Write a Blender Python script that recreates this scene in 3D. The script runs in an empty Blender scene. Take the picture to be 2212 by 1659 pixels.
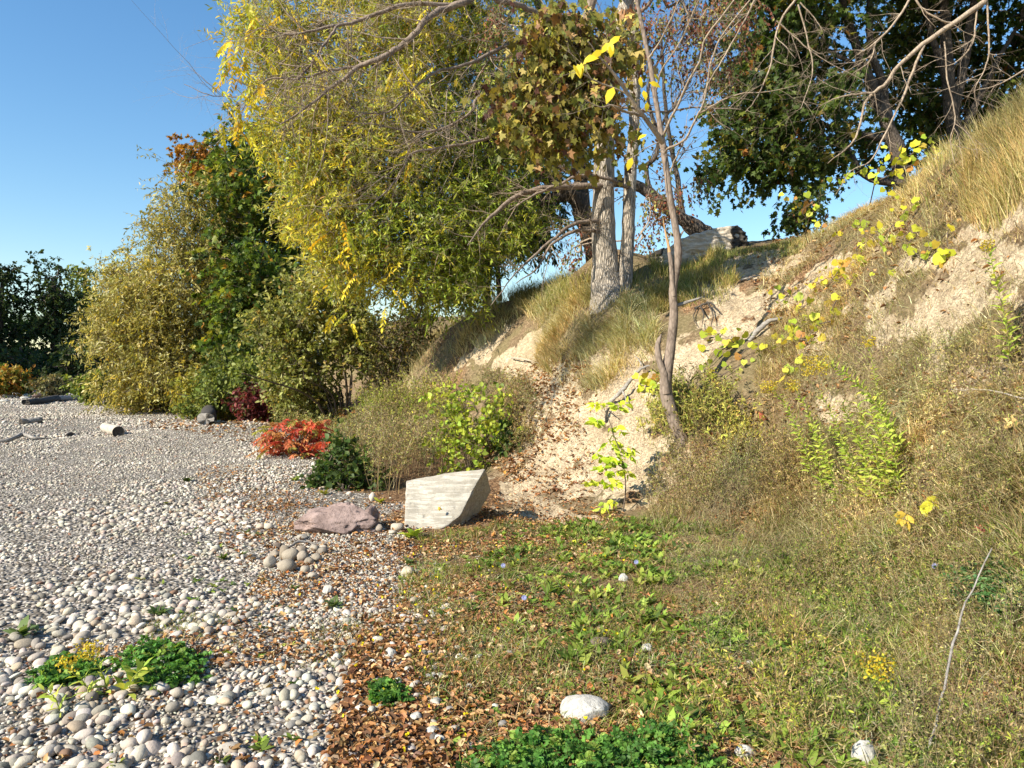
import bpy, math, random
import numpy as np
from mathutils import Vector, Matrix
random.seed(7)
rng = np.random.default_rng(11)
S = bpy.context.scene
COL = S.collection

# ---------------------------------------------------------------- camera, sky, sun, exposure
CAMZ, FPX, PITCH = 1.6, 1609.0, math.radians(-1.05)
cam_d = bpy.data.cameras.new('camera'); cam = bpy.data.objects.new('camera', cam_d); COL.objects.link(cam)
cam.location = (0, 0, CAMZ); cam.rotation_euler = (math.radians(90) + PITCH, 0, 0)
cam_d.sensor_width = 36; cam_d.lens = 36 * FPX / 2212.0; cam_d.clip_start = 0.05; cam_d.clip_end = 3000
S.camera = cam
SUN_EL = math.radians(34); SUN_BACK = math.radians(37)      # sun low on the left, slightly behind the camera
to_sun = Vector((-math.cos(SUN_BACK) * math.cos(SUN_EL), -math.sin(SUN_BACK) * math.cos(SUN_EL), math.sin(SUN_EL)))
W = bpy.data.worlds.new('World'); S.world = W; W.use_nodes = True
wn = W.node_tree; bg = wn.nodes['Background']
sky = wn.nodes.new('ShaderNodeTexSky'); sky.sky_type = 'NISHITA'; sky.sun_disc = False
sky.sun_elevation = SUN_EL; sky.sun_rotation = math.atan2(to_sun.x, to_sun.y)
sky.altitude = 100; sky.air_density = 1.25; sky.dust_density = 0.15; sky.ozone_density = 3.0
hs = wn.nodes.new('ShaderNodeHueSaturation'); hs.inputs['Saturation'].default_value = 1.22; wn.links.new(sky.outputs[0], hs.inputs['Color'])
wn.links.new(hs.outputs[0], bg.inputs[0]); bg.inputs[1].default_value = 0.10
sl = bpy.data.lights.new('sun', 'SUN'); sun = bpy.data.objects.new('sun', sl); COL.objects.link(sun)
sl.energy = 5.0; sl.angle = math.radians(0.5); sl.color = (1.0, 0.92, 0.77)
sun.rotation_euler = (-to_sun).to_track_quat('-Z', 'Y').to_euler(); sun.location = (-20, -10, 20)
S.view_settings.view_transform = 'Standard'; S.view_settings.look = 'None'
S.view_settings.exposure = 0.95; S.view_settings.gamma = 1
S.render.engine = 'CYCLES'
S.cycles.max_bounces = 5; S.cycles.diffuse_bounces = 3; S.cycles.glossy_bounces = 1
S.cycles.transmission_bounces = 3; S.cycles.sample_clamp_indirect = 6

# ---------------------------------------------------------------- pixel (2212x1659 view of the photo) -> world
def ray(px, py):
    dx = (np.asarray(px, float) - 1106) / FPX; dz = (829.5 - np.asarray(py, float)) / FPX
    c, s = math.cos(PITCH), math.sin(PITCH)
    y = c - s * dz; z = s + c * dz
    return dx / y, z / y                                     # x and z per unit of y
def P(px, py, D):
    a, b = ray(px, py); D = np.asarray(D, float)
    return np.stack([a * D, D + 0 * a, CAMZ + b * D], -1)

# ---------------------------------------------------------------- noise
def _hash(ix, iy, iz, seed):
    h = (ix * 374761393 + iy * 668265263 + iz * 2147483647 + seed * 1442695041) & 0xffffffff
    h = ((h ^ (h >> 13)) * 1274126177) & 0xffffffff
    return ((h ^ (h >> 16)) & 0xffff) / 65535.0 * 2 - 1
def vnoise(x, y, z=0.0, seed=0):
    x, y, z = np.broadcast_arrays(np.asarray(x, float), y, z)
    ix, iy, iz = [np.floor(v).astype(np.int64) for v in (x, y, z)]
    fx, fy, fz = x - ix, y - iy, z - iz
    fx, fy, fz = [f * f * (3 - 2 * f) for f in (fx, fy, fz)]
    r = 0
    for dx in (0, 1):
        for dy in (0, 1):
            for dz in (0, 1):
                w = (fx if dx else 1 - fx) * (fy if dy else 1 - fy) * (fz if dz else 1 - fz)
                r = r + w * _hash(ix + dx, iy + dy, iz + dz, seed)
    return r
def fbm(x, y, z=0.0, oct=4, seed=0, gain=.5):
    r = 0; a = 1; f = 1
    for k in range(oct):
        r = r + a * vnoise(np.asarray(x) * f, np.asarray(y) * f, np.asarray(z) * f, seed + k * 17); a *= gain; f *= 2.03
    return r
def sstep(a, b, x):
    t = np.clip((x - a) / (b - a), 0, 1); return t * t * (3 - 2 * t)

# ---------------------------------------------------------------- terrain height
_XM = np.array([[-60, 14], [-10, 7], [0, 5], [4, 3.6], [6.7, 3.5], [9, 3.3], [10.3, 2.2], [11, 1.3], [13, .35], [15, -1], [17, -2.2], [26, -7], [50, -20], [110, -60], [600, -300]])
_yy = np.arange(-60, 60, .25); _xs = np.convolve(np.pad(np.interp(_yy, _XM[:, 0], _XM[:, 1]), 8, 'edge'), np.hanning(19)[1:-1] / np.hanning(19).sum(), 'valid')
_XM = np.r_[np.c_[_yy, _xs], _XM[-2:]]
def far_h(x, y):
    xm = np.interp(y, _XM[:, 0], _XM[:, 1])
    w = 2.2 + np.clip((y - 20) * .15, 0, 6)
    top = np.interp(y, [10, 20, 40, 600], [4.2, 3.4, 3.0, 3.0])
    return top * sstep(-w, w, x - xm)
CP = []
for px, lst in {
    2212: [(1659, 2.8), (1400, 3.25), (1200, 3.7), (1000, 4.2), (850, 4.7), (720, 5.2), (560, 5.5), (450, 5.8), (325, 6.5)],
    2080: [(1659, 2.9), (1400, 3.65), (1200, 4.25), (1000, 4.9), (850, 5.4), (720, 5.9), (560, 6.3), (450, 6.9), (345, 7.6)],
    1950: [(1659, 2.95), (1400, 3.95), (1200, 4.8), (1050, 5.4), (900, 6.1), (750, 6.7), (600, 7.0), (480, 7.9), (425, 8.8)],
    1820: [(1300, 5.0), (1100, 6.3), (950, 7.0), (830, 7.35), (720, 7.9), (600, 8.8), (500, 10.2), (480, 11.0)],
    1700: [(1400, 4.3), (1250, 5.5), (1100, 6.8), (950, 7.6), (850, 8.0), (720, 9.0), (600, 10.5), (545, 12.0), (525, 13.0)],
    1560: [(1250, 5.6), (1100, 7.4), (950, 8.2), (820, 8.8), (700, 10.0), (600, 11.6), (545, 13.2)],
    1450: [(1250, 5.7), (1100, 7.9), (950, 8.7), (800, 9.7), (680, 11.0), (600, 12.5), (570, 13.6)],
    1300: [(1120, 8.05), (980, 9.4), (850, 10.2), (750, 11.0), (650, 12.0), (625, 12.9)],
    1150: [(1080, 9.2), (980, 10.5), (880, 11.6), (780, 12.7), (700, 13.8), (665, 15.0)],
    1000: [(1000, 12.7), (900, 13.6), (810, 14.6), (750, 15.6), (715, 16.5)],
    900: [(980, 14.0), (900, 15.2), (830, 16.2), (790, 17.2)],
    820: [(900, 17.5), (850, 18.6)],
}.items():
    for py, D in lst:
        CP.append(P(px, py, D))
CP += [np.array(p, float) for p in [
    (1.8, 13.5, 3.75), (3.2, 15.5, 4.05), (5.5, 14, 4.1), (5.0, 11, 3.85), (7, 10, 4.35), (7, 16, 4.2), (8, 7, 4.5), (7, 5, 3.9), (9, 12, 4.4), (5.5, 20, 4.0), (0.3, 17, 3.2), (-.6, 19, 2.6),
    (4.6, 4, 2.6), (3.8, 2.6, 1.2), (5, 2, 2.0), (2.2, 2, .15), (3, 0, .35), (-1.5, 20, 2.0), (-3, 22, 1.2),
    (0, 2, 0), (0, 4, 0), (0.5, 5, 0), (0, 6, 0), (-.5, 8, 0), (-1, 10, 0), (-2, 12, 0), (-3.5, 14, .05), (-4.5, 17, .1), (-6, 20, 0), (-2, 3, 0), (-2, 6, 0), (-4, 9, 0), (-6, 14, 0), (-3, 0, 0), (-8, 8, 0), (-10, 18, 0), (1.2, 3.4, 0), (1.2, 4.6, 0)]]
CP = np.array(CP)
_res = CP[:, 2] - far_h(CP[:, 0], CP[:, 1])
def _U(r2): return r2 * np.log(r2 + 1e-9) * .5
_d2 = ((CP[:, None, :2] - CP[None, :, :2]) ** 2).sum(-1)
_n = len(CP); _A = np.zeros((_n + 3, _n + 3)); _A[:_n, :_n] = _U(_d2) + np.eye(_n) * .02
_A[:_n, _n] = 1; _A[:_n, _n + 1:] = CP[:, :2]; _A[_n:, :_n] = _A[:_n, _n:].T
_w = np.linalg.solve(_A, np.r_[_res, 0, 0, 0])
def H_exact(x, y):
    x = np.asarray(x, float); y = np.asarray(y, float); sh = x.shape; xf = x.ravel(); yf = y.ravel()
    out = np.zeros_like(xf)
    for i in range(0, len(xf), 20000):
        a, b = xf[i:i + 20000], yf[i:i + 20000]
        out[i:i + 20000] = _U((a[:, None] - CP[:, 0]) ** 2 + (b[:, None] - CP[:, 1]) ** 2) @ _w[:_n] + _w[_n] + a * _w[_n + 1] + b * _w[_n + 2]
    dx = np.maximum(0, np.maximum(-8 - xf, xf - 8)); dy = np.maximum(0, np.maximum(1 - yf, yf - 19))
    fade = 1 - sstep(0, 5, np.hypot(dx, dy))
    z = far_h(xf, yf) + out * fade
    z = np.where(z < .12, .12 * np.exp(np.minimum(z, .12) / .12 - 1), z)      # soft floor at the beach
    return z.reshape(sh)
GX = np.linspace(-14, 14, 281); GY = np.linspace(-4, 26, 301)
_GZ = H_exact(*np.meshgrid(GX, GY))
def H0(x, y):
    x = np.asarray(x, float); y = np.asarray(y, float)
    inside = (x > -13.9) & (x < 13.9) & (y > -3.9) & (y < 25.9)
    u = np.clip((x + 14) / .1, 0, 279.999); v = np.clip((y + 4) / .1, 0, 299.999)
    i = u.astype(int); j = v.astype(int); fu = u - i; fv = v - j
    z = (_GZ[j, i] * (1 - fu) + _GZ[j, i + 1] * fu) * (1 - fv) + (_GZ[j + 1, i] * (1 - fu) + _GZ[j + 1, i + 1] * fu) * fv
    zf = far_h(x, y); zf = np.where(zf < .12, .12 * np.exp(np.minimum(zf, .12) / .12 - 1), zf)
    return np.where(inside, z, zf)
# where the soil lies bare (centre, radii), read off the slope
def hit(px, py, Dmax=120):
    px = np.atleast_1d(np.asarray(px, float)); py = np.atleast_1d(np.asarray(py, float))
    a, b = ray(px, py); ts = 1.5 * (Dmax / 1.5) ** (np.linspace(0, 1, 260))
    lo = np.full(px.shape, ts[0]); done = np.zeros(px.shape, bool); hi = np.full(px.shape, float(Dmax))
    for k in range(1, len(ts)):
        t = ts[k]; below = (CAMZ + b * t) < H0(a * t, np.full(px.shape, t))
        new = below & ~done; lo[new] = ts[k - 1]; hi[new] = t; done |= below
    for _ in range(12):
        m = (lo + hi) / 2; below = (CAMZ + b * m) < H0(a * m, m); hi = np.where(below, m, hi); lo = np.where(below, lo, m)
    return np.stack([a * hi, hi, H0(a * hi, hi)], -1), done
def G(px, py):
    p, ok = hit(px, py); return p[0]
def zone(px, py, rx, ry):
    """a ground ellipse whose centre and size are read off the photo"""
    c = G(px, py); return c, rx / FPX * c[1], ry / FPX * c[1]
SOIL = [zone(z[0], z[1], z[2] * (.78 if z[0] > 1700 else 1), z[3] * (.78 if z[0] > 1700 else 1)) for z in [(1240, 960, 190, 80), (1180, 1010, 130, 60), (1290, 1010, 120, 60), (1350, 800, 70, 60), (1200, 900, 60, 60), (1330, 880, 90, 75), (1130, 770, 60, 60), (1060, 740, 60, 50), (1190, 830, 60, 60), (1500, 760, 90, 60), (1600, 650, 90, 60), (1650, 560, 60, 40), (1250, 1050, 110, 50),
    (2060, 650, 110, 80), (2180, 560, 90, 90), (1940, 700, 80, 60), (1800, 870, 60, 40), (1400, 760, 50, 50), (2150, 480, 80, 50), (1560, 700, 70, 60), (1380, 930, 70, 60), (1150, 1080, 90, 30), (2170, 1500, 60, 40), (1890, 640, 60, 40), (1800, 580, 50, 40), (1730, 650, 60, 50), (2000, 560, 60, 40), (2100, 800, 70, 50), (1780, 740, 50, 50), (1620, 590, 60, 30)]]
def soil_w(x, y, z=None):
    if z is None: z = H0(x, y)
    w = 0
    for c, rx, rz in SOIL:
        d = np.sqrt(((x - c[0]) / rx) ** 2 + ((z - c[2]) / np.maximum(rz, .1)) ** 2 + ((y - c[1]) / (rx * 1.6 + .3)) ** 2)
        w = np.maximum(w, 1 - sstep(.55, 1.3, d + .75 * fbm(x * 2.3, y * 2.3, z * 2.3, 4, 5, .6)))
    return w
# edge of the pebble beach: pebbles lie left of it
_XB = np.array([[-50, 6], [0, .4], [3, -.55], [4.2, -.35], [5.7, -.7], [7, -1.0], [9, -1.6], [12.9, -3.2], [19.8, -6.6], [30, -15], [60, -38], [600, -400]])
def gravel_w(x, y, soft=.5):
    xb = np.interp(y, _XB[:, 0], _XB[:, 1]); s = soft * (1 + np.maximum(y - 8, 0) * .06)
    return 1 - sstep(-s, s, x - xb + .45 * fbm(x * 1.1, y * 1.1, 0, 3, 3))
PIT = G(1640, 925)
def rough(x, y, z):
    s = soil_w(x, y, z)
    g = gravel_w(x, y)
    a = fbm(x * 1.7, y * 1.7, z * 1.7, 4, 21) * .035 * (1 - .8 * g) * sstep(.0, .8, z + .3)
    r = 1 - np.abs(fbm(x * 5 + z * 2, y * 5, z * 9, 4, 31)); ridg = -(r ** 3) * .06
    r2 = 1 - np.abs(fbm(x * 1.6, y * 6.5 - x * 1.5, z * 1.2, 3, 35)); ridg = ridg - (r2 ** 4) * .10
    t = fbm(x * 16, y * 16, z * 16, 3, 41) * .012
    d2 = ((x - PIT[0]) / .42) ** 2 + ((y - PIT[1]) / .5) ** 2 + ((z - PIT[2]) / .3) ** 2; a = a - .5 * np.exp(-d2 ** 1.5)
    return a + s * (ridg + t) + (1 - s) * (1 - g) * t * .6
def H(x, y):
    z = H0(x, y); return z + rough(x, y, z)

# ---------------------------------------------------------------- materials
def new_mat(name):
    m = bpy.data.materials.new(name); m.use_nodes = True; nt = m.node_tree; nt.nodes.clear()
    out = nt.nodes.new('ShaderNodeOutputMaterial'); b = nt.nodes.new('ShaderNodeBsdfPrincipled')
    nt.links.new(b.outputs[0], out.inputs[0]); return m, nt, b, out
def N(nt, t, **kw):
    n = nt.nodes.new(t)
    for k, v in kw.items():
        if k in n.inputs.keys() if hasattr(n.inputs, 'keys') else False: n.inputs[k].default_value = v
        elif hasattr(n, k): setattr(n, k, v)
    return n
def L(nt, a, b): nt.links.new(a, b)
def ramp(nt, fac, stops, interp='LINEAR'):
    r = nt.nodes.new('ShaderNodeValToRGB'); r.color_ramp.interpolation = interp; e = r.color_ramp.elements
    while len(e) < len(stops): e.new(.5)
    for k, (p, c) in enumerate(stops):
        e[k].position = p; e[k].color = (*c, 1) if len(c) == 3 else c
    L(nt, fac, r.inputs[0]); return r.outputs[0]
def mixc(nt, f, a, b, mode='MIX'):
    m = nt.nodes.new('ShaderNodeMix'); m.data_type = 'RGBA'; m.blend_type = mode
    for s, v in ((0, f), (6, a), (7, b)):
        if isinstance(v, (int, float)): m.inputs[s].default_value = v
        elif isinstance(v, tuple): m.inputs[s].default_value = (*v, 1)
        else: L(nt, v, m.inputs[s])
    return m.outputs[2]
def coord(nt, scale=(1, 1, 1), src='Object'):
    tc = nt.nodes.new('ShaderNodeTexCoord'); mp = nt.nodes.new('ShaderNodeMapping'); mp.inputs[3].default_value = scale
    L(nt, tc.outputs[src], mp.inputs[0]); return mp.outputs[0]
def noise(nt, vec, scale, detail=4, rough=.6, dist=0):
    n = nt.nodes.new('ShaderNodeTexNoise'); n.inputs['Scale'].default_value = scale; n.inputs['Detail'].default_value = detail
    n.inputs['Roughness'].default_value = rough; n.inputs['Distortion'].default_value = dist; L(nt, vec, n.inputs['Vector']); return n.outputs[0]
def voro(nt, vec, scale, feat='F1', rnd=1.0):
    n = nt.nodes.new('ShaderNodeTexVoronoi'); n.feature = feat; n.inputs['Scale'].default_value = scale
    n.inputs['Randomness'].default_value = rnd; L(nt, vec, n.inputs['Vector']); return n
def math_(nt, op, a, b=0.0, clamp=False):
    n = nt.nodes.new('ShaderNodeMath'); n.operation = op; n.use_clamp = clamp
    for s, v in ((0, a), (1, b)):
        if isinstance(v, (int, float)): n.inputs[s].default_value = v
        else: L(nt, v, n.inputs[s])
    return n.outputs[0]
def bump(nt, h, strength, dist, bsdf, normal=None):
    n = nt.nodes.new('ShaderNodeBump'); n.inputs['Strength'].default_value = strength; n.inputs['Distance'].default_value = dist
    L(nt, h, n.inputs['Height'])
    if normal: L(nt, normal, n.inputs['Normal'])
    L(nt, n.outputs[0], bsdf.inputs['Normal']); return n.outputs[0]

def leaf_material(name, trans, rough_=.45, spec=.4, tgain=1.3):
    m, nt, b, out = new_mat(name)
    at = nt.nodes.new('ShaderNodeAttribute'); at.attribute_name = 'Col'
    L(nt, at.outputs[0], b.inputs['Base Color']); b.inputs['Roughness'].default_value = rough_
    b.inputs['Specular IOR Level'].default_value = spec
    if trans > 0:
        t = nt.nodes.new('ShaderNodeBsdfTranslucent')
        c = mixc(nt, 1.0, at.outputs[0], (tgain, tgain * .95, tgain * .5), 'MULTIPLY'); L(nt, c, t.inputs[0])
        mx = nt.nodes.new('ShaderNodeMixShader'); mx.inputs[0].default_value = trans
        L(nt, b.outputs[0], mx.inputs[1]); L(nt, t.outputs[0], mx.inputs[2]); L(nt, mx.outputs[0], out.inputs[0])
    return m
M = {}
M['leaf'] = leaf_material('leaf_green', .38, .5, .22)
M['leaf_dry'] = leaf_material('leaf_dry', .15, .7, .2, 1.1)
M['grass'] = leaf_material('grass_blade', .25, .7, .12)
M['tint'] = leaf_material('tinted_twig', 0, .8, .2)

def bark(name, c1, c2, vs=(9, 9, 1.6), scale=2.2, bs=.9, bd=.03):
    m, nt, b, out = new_mat(name)
    v = coord(nt, vs); n1 = noise(nt, v, scale, 6, .62, .6); vo = voro(nt, v, scale * 1.6, 'DISTANCE_TO_EDGE')
    g = ramp(nt, vo.outputs['Distance'], [(0, (0, 0, 0)), (.28, (1, 1, 1))])
    h = math_(nt, 'ADD', math_(nt, 'MULTIPLY', g, .7), math_(nt, 'MULTIPLY', n1, .8))
    v2 = coord(nt, (1, 1, 1)); n2 = noise(nt, v2, 3.5, 4, .6)
    c = mixc(nt, ramp(nt, h, [(.35, (0, 0, 0)), (1.0, (1, 1, 1))]), c1, c2)
    c = mixc(nt, ramp(nt, n2, [(.42, (0, 0, 0)), (.66, (.55, .55, .55))]), c, tuple(x * 1.25 for x in c2))
    L(nt, c, b.inputs['Base Color']); b.inputs['Roughness'].default_value = .9; b.inputs['Specular IOR Level'].default_value = .15
    bump(nt, h, bs, bd, b); return m
M['bark_ridged'] = bark('bark_ridged', (.13, .105, .08), (.46, .40, .33))
M['bark_dark'] = bark('bark_dark', (.03, .025, .02), (.13, .105, .085))
M['bark_smooth'] = bark('bark_smooth', (.12, .09, .07), (.25, .195, .155), (3, 3, 1.2), 5, .35, .008)
M['twig_pale'] = bark('twig_pale', (.17, .125, .09), (.36, .285, .21), (4, 4, 2), 6, .3, .004)
M['twig_dark'] = bark('twig_dark', (.06, .045, .035), (.15, .115, .09), (4, 4, 2), 6, .3, .004)

def ground_material():
    m, nt, b, out = new_mat('ground_mixed')
    at = nt.nodes.new('ShaderNodeAttribute'); at.attribute_name = 'mask'
    sp = nt.nodes.new('ShaderNodeSeparateColor'); L(nt, at.outputs[0], sp.inputs[0])
    gr, so, li = sp.outputs[0], sp.outputs[1], sp.outputs[2]
    v = coord(nt)
    # gravel
    vo = voro(nt, v, 26); vo2 = voro(nt, v, 26, 'DISTANCE_TO_EDGE'); vb = voro(nt, v, 13)
    sc = nt.nodes.new('ShaderNodeSeparateColor'); L(nt, vo.outputs['Color'], sc.inputs[0])
    gc = ramp(nt, sc.outputs[0], [(0, (.10, .085, .07)), (.25, (.22, .195, .165)), (.6, (.34, .31, .27)), (1, (.50, .46, .41))])
    gc = mixc(nt, ramp(nt, vo2.outputs['Distance'], [(.0, (1, 1, 1)), (.12, (0, 0, 0))]), gc, (.09, .07, .05))
    # bare soil
    n1 = noise(nt, v, 4, 6, .65); n2 = noise(nt, v, 30, 5, .7); n3 = noise(nt, v, 140, 3, .6)
    scol = mixc(nt, ramp(nt, n1, [(.3, (0, 0, 0)), (.7, (1, 1, 1))]), (.40, .31, .19), (.74, .62, .43))
    scol = mixc(nt, ramp(nt, n2, [(.36, (1, 1, 1)), (.56, (0, 0, 0))]), scol, (.33, .24, .16))
    wv = nt.nodes.new('ShaderNodeVectorMath'); wv.operation = 'ADD'; nz = nt.nodes.new('ShaderNodeTexNoise'); nz.inputs['Scale'].default_value = 5; nz.inputs['Detail'].default_value = 4; L(nt, v, nz.inputs['Vector']); L(nt, v, wv.inputs[0]); L(nt, nz.outputs['Color'], wv.inputs[1])
    mpc = nt.nodes.new('ShaderNodeMapping'); mpc.inputs[3].default_value = (1, 1, 2.2); L(nt, wv.outputs[0], mpc.inputs[0]); ck = voro(nt, mpc.outputs[0], 7, 'DISTANCE_TO_EDGE')
    crack = ramp(nt, ck.outputs['Distance'], [(0, (0, 0, 0)), (.05, (1, 1, 1))])
    scol = mixc(nt, math_(nt, 'MULTIPLY', math_(nt, 'SUBTRACT', 1.0, crack), .5), scol, (.26, .19, .13))
    # thatch and earth
    e1 = noise(nt, v, 22, 6, .75); e2 = noise(nt, coord(nt, (1, 1, 1)), 2.2, 3, .5)
    ecol = ramp(nt, e1, [(.3, (.055, .038, .022)), (.5, (.18, .125, .075)), (.68, (.40, .30, .18))])
    ecol = mixc(nt, ramp(nt, e2, [(.4, (0, 0, 0)), (.6, (.4, .4, .4))]), ecol, (.17, .16, .07))
    # leaf litter
    lv = voro(nt, v, 55); ls = nt.nodes.new('ShaderNodeSeparateColor'); L(nt, lv.outputs['Color'], ls.inputs[0])
    lcol = ramp(nt, ls.outputs[0], [(0, (.05, .032, .02)), (.4, (.15, .085, .045)), (.75, (.27, .155, .08)), (1, (.42, .28, .16))])
    def sharp(x, nn): return ramp(nt, math_(nt, 'ADD', x, math_(nt, 'MULTIPLY', math_(nt, 'SUBTRACT', nn, .5), .8)), [(.4, (0, 0, 0)), (.6, (1, 1, 1))])
    c = mixc(nt, sharp(li, n2), ecol, lcol)
    c = mixc(nt, sharp(so, e1), c, scol)
    c = mixc(nt, sharp(gr, n2), c, gc)
    L(nt, c, b.inputs['Base Color']); b.inputs['Roughness'].default_value = .95; b.inputs['Specular IOR Level'].default_value = .1
    hg = math_(nt, 'MULTIPLY', ramp(nt, vo.outputs['Distance'], [(0, (1, 1, 1)), (.6, (0, 0, 0))]), gr)
    hs = math_(nt, 'ADD', math_(nt, 'MULTIPLY', n2, .8), math_(nt, 'ADD', math_(nt, 'MULTIPLY', math_(nt, 'MULTIPLY', crack, so), .35), math_(nt, 'MULTIPLY', n3, .35)))
    he = math_(nt, 'ADD', math_(nt, 'MULTIPLY', hs, math_(nt, 'SUBTRACT', 1.0, gr)), math_(nt, 'MULTIPLY', hg, 1.0))
    bump(nt, he, .9, .03, b)
    return m
M['ground'] = ground_material()

def stone_mat(name, c1, c2, c3, scale=9, bs=.5, attr=False):
    m, nt, b, out = new_mat(name); v = coord(nt)
    n1 = noise(nt, v, scale, 6, .65); n2 = noise(nt, v, scale * 7, 4, .7)
    c = mixc(nt, ramp(nt, n1, [(.3, (0, 0, 0)), (.7, (1, 1, 1))]), c1, c2)
    c = mixc(nt, ramp(nt, n2, [(.5, (0, 0, 0)), (.72, (.8, .8, .8))]), c, c3)
    if attr:
        at = nt.nodes.new('ShaderNodeAttribute'); at.attribute_name = 'Col'
        c = mixc(nt, 1.0, c, at.outputs[0], 'MULTIPLY')
    L(nt, c, b.inputs['Base Color']); b.inputs['Roughness'].default_value = .85; b.inputs['Specular IOR Level'].default_value = .2
    bump(nt, math_(nt, 'ADD', n1, math_(nt, 'MULTIPLY', n2, .4)), bs, .02, b); return m
M['pebble'] = stone_mat('pebble', (.62, .60, .57), (.82, .80, .76), (.95, .93, .90), 14, .3, True)
M['granite'] = stone_mat('pink_granite', (.15, .105, .09), (.42, .31, .275), (.075, .05, .045), 5, 1.0)
M['limestone'] = stone_mat('limestone', (.36, .34, .30), (.55, .53, .48), (.22, .20, .17), 8, .8)
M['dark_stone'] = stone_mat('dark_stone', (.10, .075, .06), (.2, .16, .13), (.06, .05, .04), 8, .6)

def driftwood(name, c1, c2, axis=(1.2, 12, 12)):
    m, nt, b, out = new_mat(name); v = coord(nt, axis)
    n = noise(nt, v, 3, 6, .7, .4); n2 = noise(nt, coord(nt), 5, 3, .5)
    c = mixc(nt, ramp(nt, n, [(.35, (0, 0, 0)), (.65, (1, 1, 1))]), c1, c2)
    c = mixc(nt, ramp(nt, n2, [(.5, (0, 0, 0)), (.7, (.5, .5, .5))]), c, c1)
    L(nt, c, b.inputs['Base Color']); b.inputs['Roughness'].default_value = .9; bump(nt, n, .8, .02, b); return m
M['wood_pale'] = driftwood('driftwood_pale', (.30, .25, .19), (.62, .55, .45))
M['wood_grey'] = driftwood('driftwood_grey', (.16, .14, .12), (.42, .39, .35))
M['wood_dark'] = driftwood('driftwood_dark', (.02, .017, .014), (.09, .075, .06))
M['wood_raw'] = driftwood('raw_split_wood', (.35, .19, .08), (.62, .40, .20), (12, 12, 1.2))

def concrete():
    m, nt, b, out = new_mat('board_marked_concrete')
    v = coord(nt, (1, 1, 1)); vs = coord(nt, (1.2, 14, 14)); n1 = noise(nt, v, 5, 6, .7); n2 = noise(nt, vs, 2.4, 7, .72, .5); n3 = noise(nt, v, 60, 4, .7)
    c = mixc(nt, ramp(nt, n1, [(.3, (0, 0, 0)), (.7, (1, 1, 1))]), (.27, .24, .19), (.42, .38, .31))
    c = mixc(nt, ramp(nt, n2, [(.50, (0, 0, 0)), (.57, (.9, .9, .9)), (.66, (.2, .2, .2))]), c, (.56, .52, .44))
    c = mixc(nt, ramp(nt, n3, [(.60, (0, 0, 0)), (.72, (.7, .7, .7))]), c, (.17, .15, .12))
    L(nt, c, b.inputs['Base Color']); b.inputs['Roughness'].default_value = .9
    bump(nt, math_(nt, 'ADD', n2, math_(nt, 'MULTIPLY', n3, .35)), .7, .02, b); return m
M['concrete'] = concrete()

# ---------------------------------------------------------------- mesh building
def mesh_obj(name, V, F, mat, parent=None, col=None, smooth=False, base=None):
    """V (n,3) world coordinates, F (m,k) faces of one size (or a list of such arrays); linked as ONE mesh object"""
    V = np.asarray(V, np.float32).reshape(-1, 3)
    off = np.array(parent['_b'] if parent is not None and '_b' in parent.keys() else (base if base is not None else (0, 0, 0)), np.float32)
    Fs = F if isinstance(F, list) else [F]
    Fs = [np.asarray(f, np.int32) for f in Fs if len(f)]
    me = bpy.data.meshes.new(name); me.vertices.add(len(V)); me.vertices.foreach_set('co', (V - off).ravel())
    nl = sum(f.size for f in Fs); npoly = sum(len(f) for f in Fs)
    me.loops.add(nl); me.polygons.add(npoly)
    me.loops.foreach_set('vertex_index', np.concatenate([f.ravel() for f in Fs]))
    tot = np.concatenate([np.full(len(f), f.shape[1], np.int32) for f in Fs])
    me.polygons.foreach_set('loop_start', np.r_[0, np.cumsum(tot)[:-1]].astype(np.int32))
    if smooth: me.polygons.foreach_set('use_smooth', np.ones(npoly, bool))
    if col is not None:
        a = me.color_attributes.new('Col', 'FLOAT_COLOR', 'POINT')
        a.data.foreach_set('color', np.c_[np.asarray(col, np.float32), np.ones(len(V), np.float32)].ravel())
    me.update(calc_edges=True); me.materials.append(mat)
    o = bpy.data.objects.new(name, me); COL.objects.link(o)
    if parent is not None: o.parent = parent
    elif base is not None: o.location = tuple(float(x) for x in base)
    return o
def thing(name, label, cat, loc=(0, 0, 0), group=None):
    o = bpy.data.objects.new(name, None); COL.objects.link(o); o.location = tuple(float(v) for v in loc)
    o.empty_display_size = .2
    o['label'] = label; o['category'] = cat; o['_b'] = [float(v) for v in loc]
    if group: o['group'] = group
    return o
def tag(o, label, cat, group=None, kind=None):
    o['label'] = label; o['category'] = cat
    if group: o['group'] = group
    if kind: o['kind'] = kind
    return o

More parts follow.
